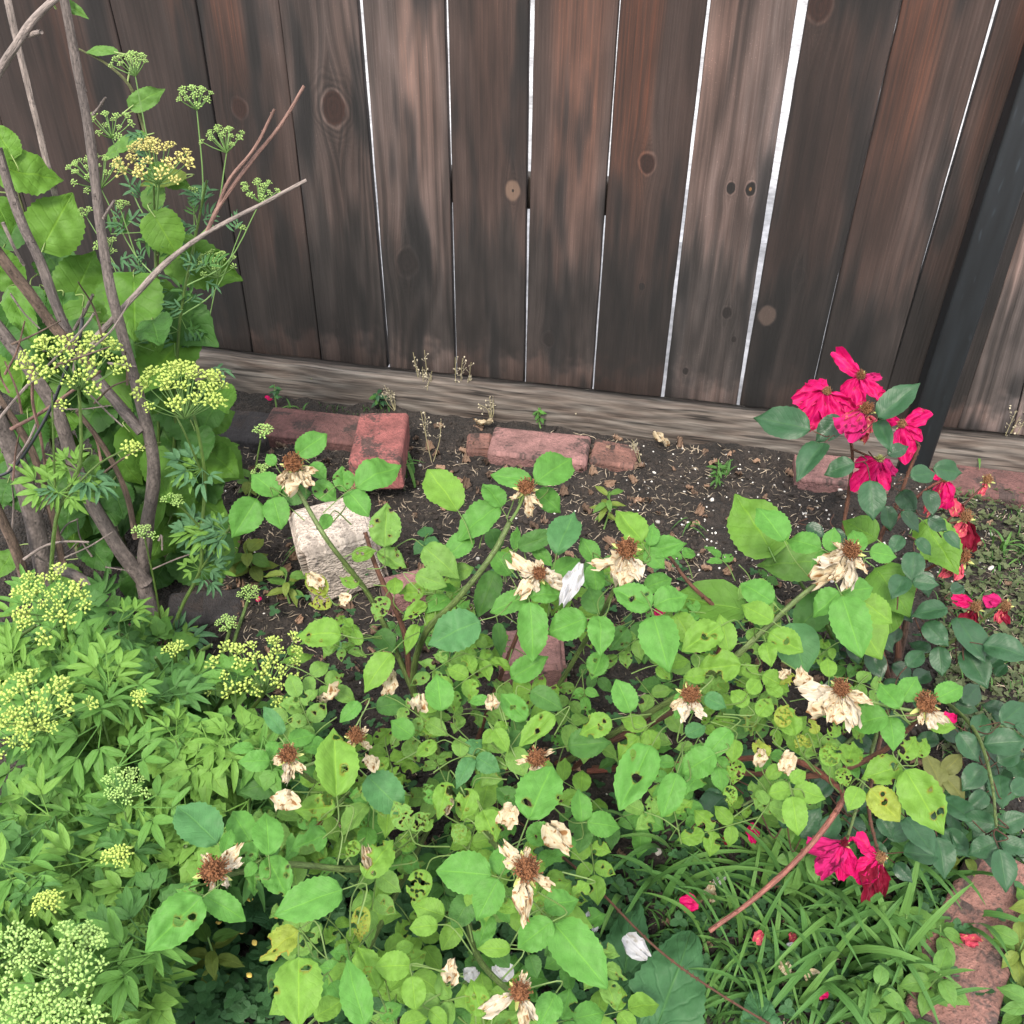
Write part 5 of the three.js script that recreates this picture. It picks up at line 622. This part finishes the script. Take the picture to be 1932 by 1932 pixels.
// ---------------------------------------------------------------- grass
function bladeGeo(B, dir, L, w, arch) { // a folded ribbon that rises and bows over
  const n = 9, pos = [], uv = [], idx = [], side = dir.clone().cross(UP).normalize();
  for (let j = 0; j <= n; j++) { const t = j / n, p = B.clone().addScaledVector(dir, L * (0.15 * t + 0.75 * arch * t * t)).addScaledVector(UP, L * (t * (1 - 0.25 * arch) - 0.95 * arch * t * t * t * 0.75)), ww = w * 0.5 * Math.min(1, 0.5 + t * 2) * Math.pow(1 - t, 0.55) + 0.0002; for (const s of [-1, 0, 1]) { const q = p.clone().addScaledVector(side, s * ww); q.y += s ? ww * 0.3 : 0; pos.push(q.x, q.y, q.z); uv.push((s + 1) / 2, t); } if (j < n) { const a = j * 3; for (const k of [0, 1]) idx.push(a + k, a + k + 1, a + k + 3, a + k + 1, a + k + 4, a + k + 3); } }
  const g = new THREE.BufferGeometry(); g.setAttribute('position', new THREE.Float32BufferAttribute(pos, 3)); g.setAttribute('uv', new THREE.Float32BufferAttribute(uv, 2)); g.setIndex(idx); g.computeVertexNormals(); return g;
}
const tufts = [[1560, 1770, 30, .21, .010, 'broad bladed grass tuft under the two drooping pink flowers'], [1620, 1850, 26, .19, .010, 'broad bladed grass tuft left of the brown path edging'], [1230, 1640, 18, .20, .009, 'long grass tuft beside the middle of the cream rose'], [1380, 1760, 20, .15, .006, 'fine grass tuft under the tip of the red cane'], [1480, 1640, 16, .17, .008, 'grass tuft behind the red cane in shade'], [1330, 1900, 18, .13, .005, 'short fine grass tuft right of the plantains'], [1720, 1700, 20, .19, .009, 'grass tuft leaning over the brown path edging'], [1560, 1900, 22, .15, .008, 'grass tuft at the bottom edge near the path edging'], [1440, 1840, 18, .15, .007, 'thin grass tuft around fallen pink petals'], [1660, 1600, 12, .2, .009, 'grass tuft just right of the drooping pink flowers'],
  [1360, 890, 10, .05, .004, 'small grass tuft in bare soil left of the pink rose'], [1850, 850, 14, .09, .007, 'grass tuft at the foot of the fence right of the post'], [765, 900, 9, .11, .006, 'grass blades beside the askew red brick'], [1900, 1040, 12, .08, .005, 'grass tuft at the right edge below the mossy brick'], [600, 1035, 8, .08, .005, 'grass blades left of the pale stone block'], [1460, 800, 8, .05, .004, 'tiny grass tuft against the ground board'], [1310, 985, 6, .05, .003, 'thin grass blades in mid bare soil'], [880, 940, 6, .05, .004, 'few grass blades between bricks and cream rose'], [555, 775, 4, .06, .004, 'single grass shoot over the flat dark red brick'], [1600, 1730, 18, .2, .009, 'dense grass tuft in front of the drooping pink flowers']];
for (const [u, v, n, L, w, label] of tufts) {
  const b = P(u, v, 0), o = thing('grass_tuft', label, 'grass', b, 'grass tufts'), sp = L * 0.28;
  for (let k = 0; k < n; k++) { const a = rr(0, 6.283), B = V(b.x + rr(-sp, sp), -0.01, b.z + rr(-sp, sp)); part(o, 'blade', bladeGeo(B, V(Math.cos(a), 0, Math.sin(a) + 0.35).normalize(), L * rr(.55, 1.1), w * rr(.8, 1.5), rr(.25, .95)), M[pick(['gr', 'gr', 'gr2'])]); }
}
// ---------------------------------------------------------------- leafy weeds and little seedlings
function weed(label, u, v, n, h, L, mats, geos, name = 'weed', asp = .5, group = 'leafy weeds') {
  const b = P(u, v, 0), o = thing(name, label, name.replace(/_/g, ' '), b, group), top = b.clone().add(V(rr(-.01, .01), h, rr(-.01, .01)));
  part(o, 'stem', tube([b.clone().add(V(0, -.01, 0)), b.clone().lerp(top, .5).add(V(rr(-.006, .006), 0, 0)), top], [.0018, .001], 5), stemThin);
  for (let k = 0; k < n; k++) { const t = .25 + .75 * k / n, a = k * 2.4 + rr(-.4, .4), B = b.clone().lerp(top, t), nn = facing(B, 1, .35, .3), d = V(Math.cos(a), .25, Math.sin(a)); d.addScaledVector(nn, -d.dot(nn)).normalize(); B.addScaledVector(d, L * .12); const l = L * rr(.75, 1.2); addLeaf(o, 'leaf', geos, M[pick(mats)], B, B.clone().addScaledVector(d, l), l * asp * rr(.85, 1.15), nn); }
  return o;
}
for (const [label, u, v, n, h, L, mats, asp] of [
  ['pale green weed with pointed leaves at the bottom right corner', 1720, 1890, 12, .08, .032, ['w'], .55], ['bright weed rosette at the bottom edge under the grass', 1640, 1925, 12, .07, .03, ['w', 'gr2'], .6], ['yellowish lobed weed right of the brown path edging', 1905, 1840, 14, .07, .032, ['w2', 'w'], .55], ['yellow green weed at the right edge beside the path edging', 1925, 1760, 13, .07, .03, ['w', 'w2'], .55], ['pale weed filling the bottom right corner', 1915, 1930, 13, .06, .034, ['w', 'gr2'], .6], ['small weed in the grass left of the pink flowers', 1475, 1615, 9, .12, .035, ['w', 'gr2'], .5], ['weed with paired leaves under the red cane', 1510, 1665, 8, .09, .04, ['g', 'gr2'], .5], ['light green weed between grass and path edging', 1760, 1800, 9, .06, .035, ['w'], .5], ['weed in the grass over the lower path edging', 1690, 1780, 8, .06, .035, ['w', 'gr2'], .5],
  ['yellow green weed left of the pale stone block', 480, 1085, 12, .06, .034, ['w2', 'w'], .62], ['pointed yellow green weed below the first one by the stone', 545, 1130, 10, .06, .03, ['w', 'w2'], .45], ['small yellowing weed in bare soil right of the cream rose', 1140, 990, 14, .07, .026, ['w2', 'w'], .4], ['seedling with two round leaves in bare soil', 800, 1030, 4, .03, .025, ['b'], .9], ['fresh yellow green weed at the bottom left', 420, 1880, 14, .13, .032, ['w2', 'w'], .5], ['second fresh weed at the bottom left edge', 330, 1870, 10, .12, .032, ['w2', 'w'], .5], ['weed with round leaves beside the blackened brick', 430, 870, 8, .05, .03, ['w', 'h'], .9], ['small weed below the heart leaved sapling', 470, 930, 8, .04, .022, ['w', 'w2'], .7], ['dark little weed against the ground board', 720, 765, 12, .035, .018, ['r2', 'd'], .5], ['tuft of tiny leaves behind the rosy brick', 1020, 800, 12, .035, .014, ['d', 'g'], .4], ['feathery dark weed in soil left of the pink rose', 1350, 915, 14, .05, .018, ['d', 'gr'], .3], ['weed at the foot of the black post', 1790, 845, 14, .05, .024, ['w2', 'w', 'gr'], .45], ['bluish seedling near the left end of the ground board', 520, 760, 10, .045, .013, ['r2', 'b'], .5], ['yellow green seedling against the ground board', 588, 735, 7, .05, .018, ['w2'], .5], ['weed under the right end of the cream rose', 1310, 1480, 8, .05, .03, ['g', 'd'], .6], ['small weed near the lower path edging bricks', 1800, 1640, 8, .05, .03, ['w', 'w2'], .5], ['round leaved seedling in shade of the cream rose', 1200, 1000, 5, .03, .018, ['b'], .8]])
  weed(label, u, v, n, h, L, mats, G.weed, 'weed', asp);
{ // dry shepherd's-purse-like stalks along the ground board: hair-thin stems with flat pods
  const podMat = plain(0.36, 0.32, 0.23, .8), pod = new THREE.OctahedronGeometry(.0021).scale(1, 1.2, .35), stm = plain(.30, .27, .15, .8);
  for (const [label, u, v, h, n] of [['tallest dry seed stalk standing against the boards', 805, 765, .12, 5], ['dry seed stalk right of the tallest one', 872, 770, .12, 4], ['low dry seed stalk in front of the boards', 745, 770, .06, 4], ['dry seed stalk by the rosy brick', 925, 790, .06, 4], ['dry seed stalk left of the black post', 1420, 800, .05, 4], ['dry seed stalk right of the black post', 1790, 840, .09, 5], ['dry seed stalk at the right edge by the fence', 1880, 870, .12, 5], ['short dry seed stalk behind the rosy brick', 1095, 795, .05, 3], ['dry stalk rising beside the pale litter', 815, 870, .12, 3], ['dry seed stalk near the small brick end', 1210, 870, .05, 3]]) {
    const b = P(u, v, 0), o = thing('dry_seed_stalk', label, 'weed', b, 'dry seed stalks'), pods = [];
    for (let k = 0; k < n; k++) { const e = b.clone().add(V(rr(-.025, .025), h * rr(.6, 1.1), rr(-.01, .015))), m = b.clone().lerp(e, .5).add(jit(.006)); part(o, 'stem', tube([b.clone().add(V(0, -.01, 0)), m, e], [.0008, .0005], 4), stm); for (let j = 0; j < 9; j++) { const t = rr(.5, 1), p = b.clone().lerp(e, t).add(jit(.008)); pods.push(xform(pod, new THREE.Matrix4().compose(p, new THREE.Quaternion().setFromEuler(new THREE.Euler(rr(0, 6), rr(0, 6), rr(0, 6))), V(1, 1, 1)))); pods.push(tube([p, b.clone().lerp(e, t - .04)], [.0004], 3).toNonIndexed()); } }
    joined(o, 'seed_pods', pods, podMat);
  }
}
// ---------------------------------------------------------------- uncountable ground cover and litter
function scatter(name, label, category, geo, mat, list) { const m = new THREE.InstancedMesh(geo, mat, list.length); const e = new THREE.Color(); list.forEach(([p, q, s, k], i) => { m.setMatrixAt(i, new THREE.Matrix4().compose(p, q, s)); m.setColorAt(i, e.setRGB(k, k, k)); }); m.name = name; m.userData = { kind: 'stuff', label, category }; shade(m); scene.add(m); return m; }
const qy = (tilt = .4) => new THREE.Quaternion().setFromEuler(new THREE.Euler(rr(-tilt, tilt), rr(0, 6.28), rr(-tilt, tilt)));
const spot = (u0, u1, v0, v1, h = 0) => { const p = P(rr(u0, u1), rr(v0, v1), 0); p.y = soilH(p.x, p.z) + h; return p; };
const behind = p => p.clone().sub(F0).dot(FN) < 0.055;
{
  const curl = tube([V(-1, 0, 0), V(-.3, .08, .05), V(.35, .12, -.05), V(1, -.05, .08)], [.03, .08, .02], 4); curl.scale(1, .6, 1.3); curl.rotateY(.3);
  const list = []; for (let i = 0; i < 7000; i++) { const p = i > 6400 ? spot(1770, 1960, 930, 1420, .004) : rnd() < .65 ? spot(420, 1560, 780, 1200, .001) : spot(300, 1932, 760, 1932, .001); if (behind(p)) continue; if (nz(p.x * 7, p.z * 7, 3) < -.25) continue; const s = rr(.0025, .011); list.push([p, qy(.5), V(s, s * rr(.6, 1.4), s), rr(.35, 1.25)]); }
  scatter('plant_litter', 'pale dry stalk bits littering the dark soil', 'litter', curl, plain(.40, .33, .245, .9), list);
  const peb = new THREE.IcosahedronGeometry(1, 1); { const p = peb.attributes.position; for (let i = 0; i < p.count; i++) { const k = 1 + .25 * nz(p.getX(i) * 1.4, p.getY(i) * 1.4, p.getZ(i) * 1.4); p.setXYZ(i, p.getX(i) * k, p.getY(i) * k * .65, p.getZ(i) * k * .85); } peb.computeVertexNormals(); }
  const pl = []; for (let i = 0; i < 900; i++) { const p = rnd() < .6 ? spot(1180, 1932, 790, 1100, .001) : spot(420, 1932, 770, 1900, .001); if (behind(p)) continue; const s = rnd() < .06 ? rr(.003, .006) : rr(.001, .0026); pl.push([p, qy(1), V(s, s, s), rr(.5, 1.3)]); }
  scatter('grit', 'small pale grit and pebbles on the dark soil', 'grit', peb, plain(.52, .50, .47, .9), pl);
  const cl = []; for (let i = 0; i < 9000; i++) { const p = spot(300, 1932, 760, 1932, 0); if (behind(p)) continue; const s = rr(.0015, .006) * (rnd() < .1 ? 1.7 : 1); p.y += s * .2; cl.push([p, qy(1.5), V(s, s * .8, s), rr(.5, 1.5)]); }
  scatter('soil_crumbs', 'dark crumbs of soil over the bed', 'soil', peb, plain(.022, .017, .014, 1), cl);
  const dead = petalGeo(91, 1.6, .4), dl = []; for (let i = 0; i < 420; i++) { const p = rnd() < .5 ? spot(420, 1560, 790, 1250, .004) : spot(480, 1932, 800, 1932, .004); if (behind(p)) continue; const s = rr(.008, .022); dl.push([p, new THREE.Quaternion().setFromEuler(new THREE.Euler(-1.57 + rr(-.5, .5), rr(-.5, .5), rr(0, 6.28))), V(s, s, s), rr(.4, 1.2)]); }
  scatter('dead_leaf_scraps', 'brown curled scraps of dead leaf on the soil', 'litter', dead, plain(.19, .12, .08, .9), dl);
  const blade = bladeGeo(V(0, 0, 0), V(1, 0, 0), 1, .09, .5), gl = []; for (let i = 0; i < 900; i++) { const p = spot(1770, 1960, 930, 1420); if (nz(p.x * 20, p.z * 20) < -.15) continue; if (behind(p)) continue; gl.push([p, qy(.3), V(1, 1, 1).multiplyScalar(rr(.012, .04)), rr(.6, 1.3)]); } for (let i = 0; i < 1500; i++) { const p = spot(1180, 1932, 1560, 1932); gl.push([p, qy(.3), V(1, 1, 1).multiplyScalar(rr(.02, .06)), rr(.6, 1.2)]); } for (let i = 0; i < 260; i++) { const p = spot(600, 1000, 745, 775); if (!behind(p)) gl.push([p, qy(.3), V(1, 1, 1).multiplyScalar(rr(.008, .025)), rr(.5, 1)]); }
  scatter('short_grass', 'short sparse grass and moss growing over the ground', 'grass', blade, M.gr, gl);
  const leafT = mergeGeometries([0, 1, 2].map(k => { const g = G.tiny[0].clone(); g.scale(.8, 1, 1); g.rotateX(-1.35); g.rotateY(k * 2.09); return g; })), c1 = [], c2 = [];
  for (let i = 0; i < 1700; i++) { const p = spot(250, 1130, 1640, 1960), s = rr(.008, .016); p.y += rr(.02, .09); c1.push([p, qy(.4), V(s, s, s), rr(.7, 1.3)]); }
  for (let i = 0; i < 700; i++) { const p = spot(1130, 1932, 1500, 1932), s = rr(.007, .014); p.y += rr(.005, .04); c1.push([p, qy(.4), V(s, s, s), rr(.7, 1.4)]); }
  for (let i = 0; i < 420; i++) { const p = spot(480, 1500, 1080, 1500), s = rr(.006, .011); p.y += rr(.005, .05); c1.push([p, qy(.4), V(s, s, s), rr(.7, 1.4)]); }
  scatter('clover', 'small dark green clover covering the ground between the plants', 'clover', leafT, leafMat(.055, .15, .055, 4), c1);
  for (let i = 0; i < 1000; i++) { const p = spot(1770, 1960, 930, 1420), s = rr(.004, .009); p.y += rr(.002, .02); c2.push([p, qy(.5), V(s, s, s), rr(.6, 1.4)]); }
  scatter('mossy_weeds', 'tiny mossy weeds over the soil at the right edge', 'weed', leafT, leafMat(.12, .15, .07, 4), c2);
  const mushroomLike = []; for (let i = 0; i < 14; i++) mushroomLike.push([spot(300, 620, 1740, 1932, rr(.07, .11)), qy(.5), V(.0035, .0035, .0035), 1]);
  scatter('yellow_flowers', 'tiny yellow flowers dotted in the clover', 'flower', peb, plain(.75, .55, .12, .7), mushroomLike);
}
// ---------------------------------------------------------------- fallen petals
for (const [label, u0, v0, u1, v1, w, h, m] of [
  ['large white petal caught upright in the cream rose leaves', 1062, 1138, 1095, 1068, 34, .42, mPure], ['folded white petal lying on the plantain', 1222, 1808, 1180, 1770, 34, .09, mPure], ['white petal between plantain and cream rose', 1120, 1760, 1110, 1725, 26, .07, mPure], ['white petal low under the front of the cream rose', 935, 1820, 960, 1850, 34, .20, mPure], ['second white petal under the front of the cream rose', 900, 1830, 880, 1850, 30, .18, mPure], ['white petal fragment near the dry seed head in the grass', 1370, 1655, 1345, 1650, 26, .03, mPure], ['tan shrivelled petal in the grass below the white fragment', 1345, 1665, 1335, 1700, 26, .03, mCream], ['pink petal lying in the grass right of the plantains', 1318, 1710, 1285, 1700, 30, .03, mPink], ['pink petal in the shade left of the red cane', 1422, 1590, 1420, 1555, 22, .05, mPink], ['dark pink petal under the cream rose by the long grass', 1150, 1590, 1118, 1582, 20, .03, mWine], ['coral petal on the brown path edging brick', 1810, 1765, 1840, 1782, 22, .045, mFade], ['pink petal tucked under the rightmost withered flower', 1780, 1345, 1800, 1365, 20, .35, mPink], ['tan petal in the grass at the bottom', 1520, 1830, 1545, 1860, 32, .03, mCream], ['second tan petal in the grass at the bottom', 1490, 1815, 1470, 1830, 24, .03, mCream], ['pink scrap low in the grass near the bottom', 1540, 1870, 1560, 1880, 18, .02, mPink], ['red scrap in dark soil behind the cream rose', 1235, 1150, 1250, 1160, 20, .2, mPink], ['rusty petal under the red cane', 1440, 1760, 1425, 1775, 22, .03, mFade], ['rusty petal right of the first rusty one', 1490, 1775, 1505, 1765, 20, .03, mFade], ['pink petal low beside the shaded grass', 1375, 1580, 1365, 1590, 16, .04, mWine], ['white petal scrap in the grass beside the path edging', 1485, 1780, 1495, 1788, 12, .04, mPure], ['cream dry petal on soil left of the small brick end', 930, 795, 900, 800, 12, .01, mCream], ['orange dry leaf on soil left of the pink rose', 1232, 815, 1258, 838, 14, .015, mCream], ['tiny red petal by the ground board', 500, 748, 512, 752, 8, .01, mPink], ['pink petal scrap left of the stone block', 485, 1030, 492, 1020, 12, .03, mPink], ['second pink scrap left of the stone block', 485, 1135, 490, 1125, 10, .02, mPink]])
  { const B = P(u0, v0, h), n = facing(B, .75, .6, .2), { T: tip, w: wd } = sight(B, u1, v1, w, n, 1.3); tag(place(scene, 'fallen_petal', pick(m === mPure || m === mPink ? softPetal : dryPetal), m, leafMx(B, tip, wd, n)), label, 'petal', 'fallen petals'); }
renderer.render(scene, camera);
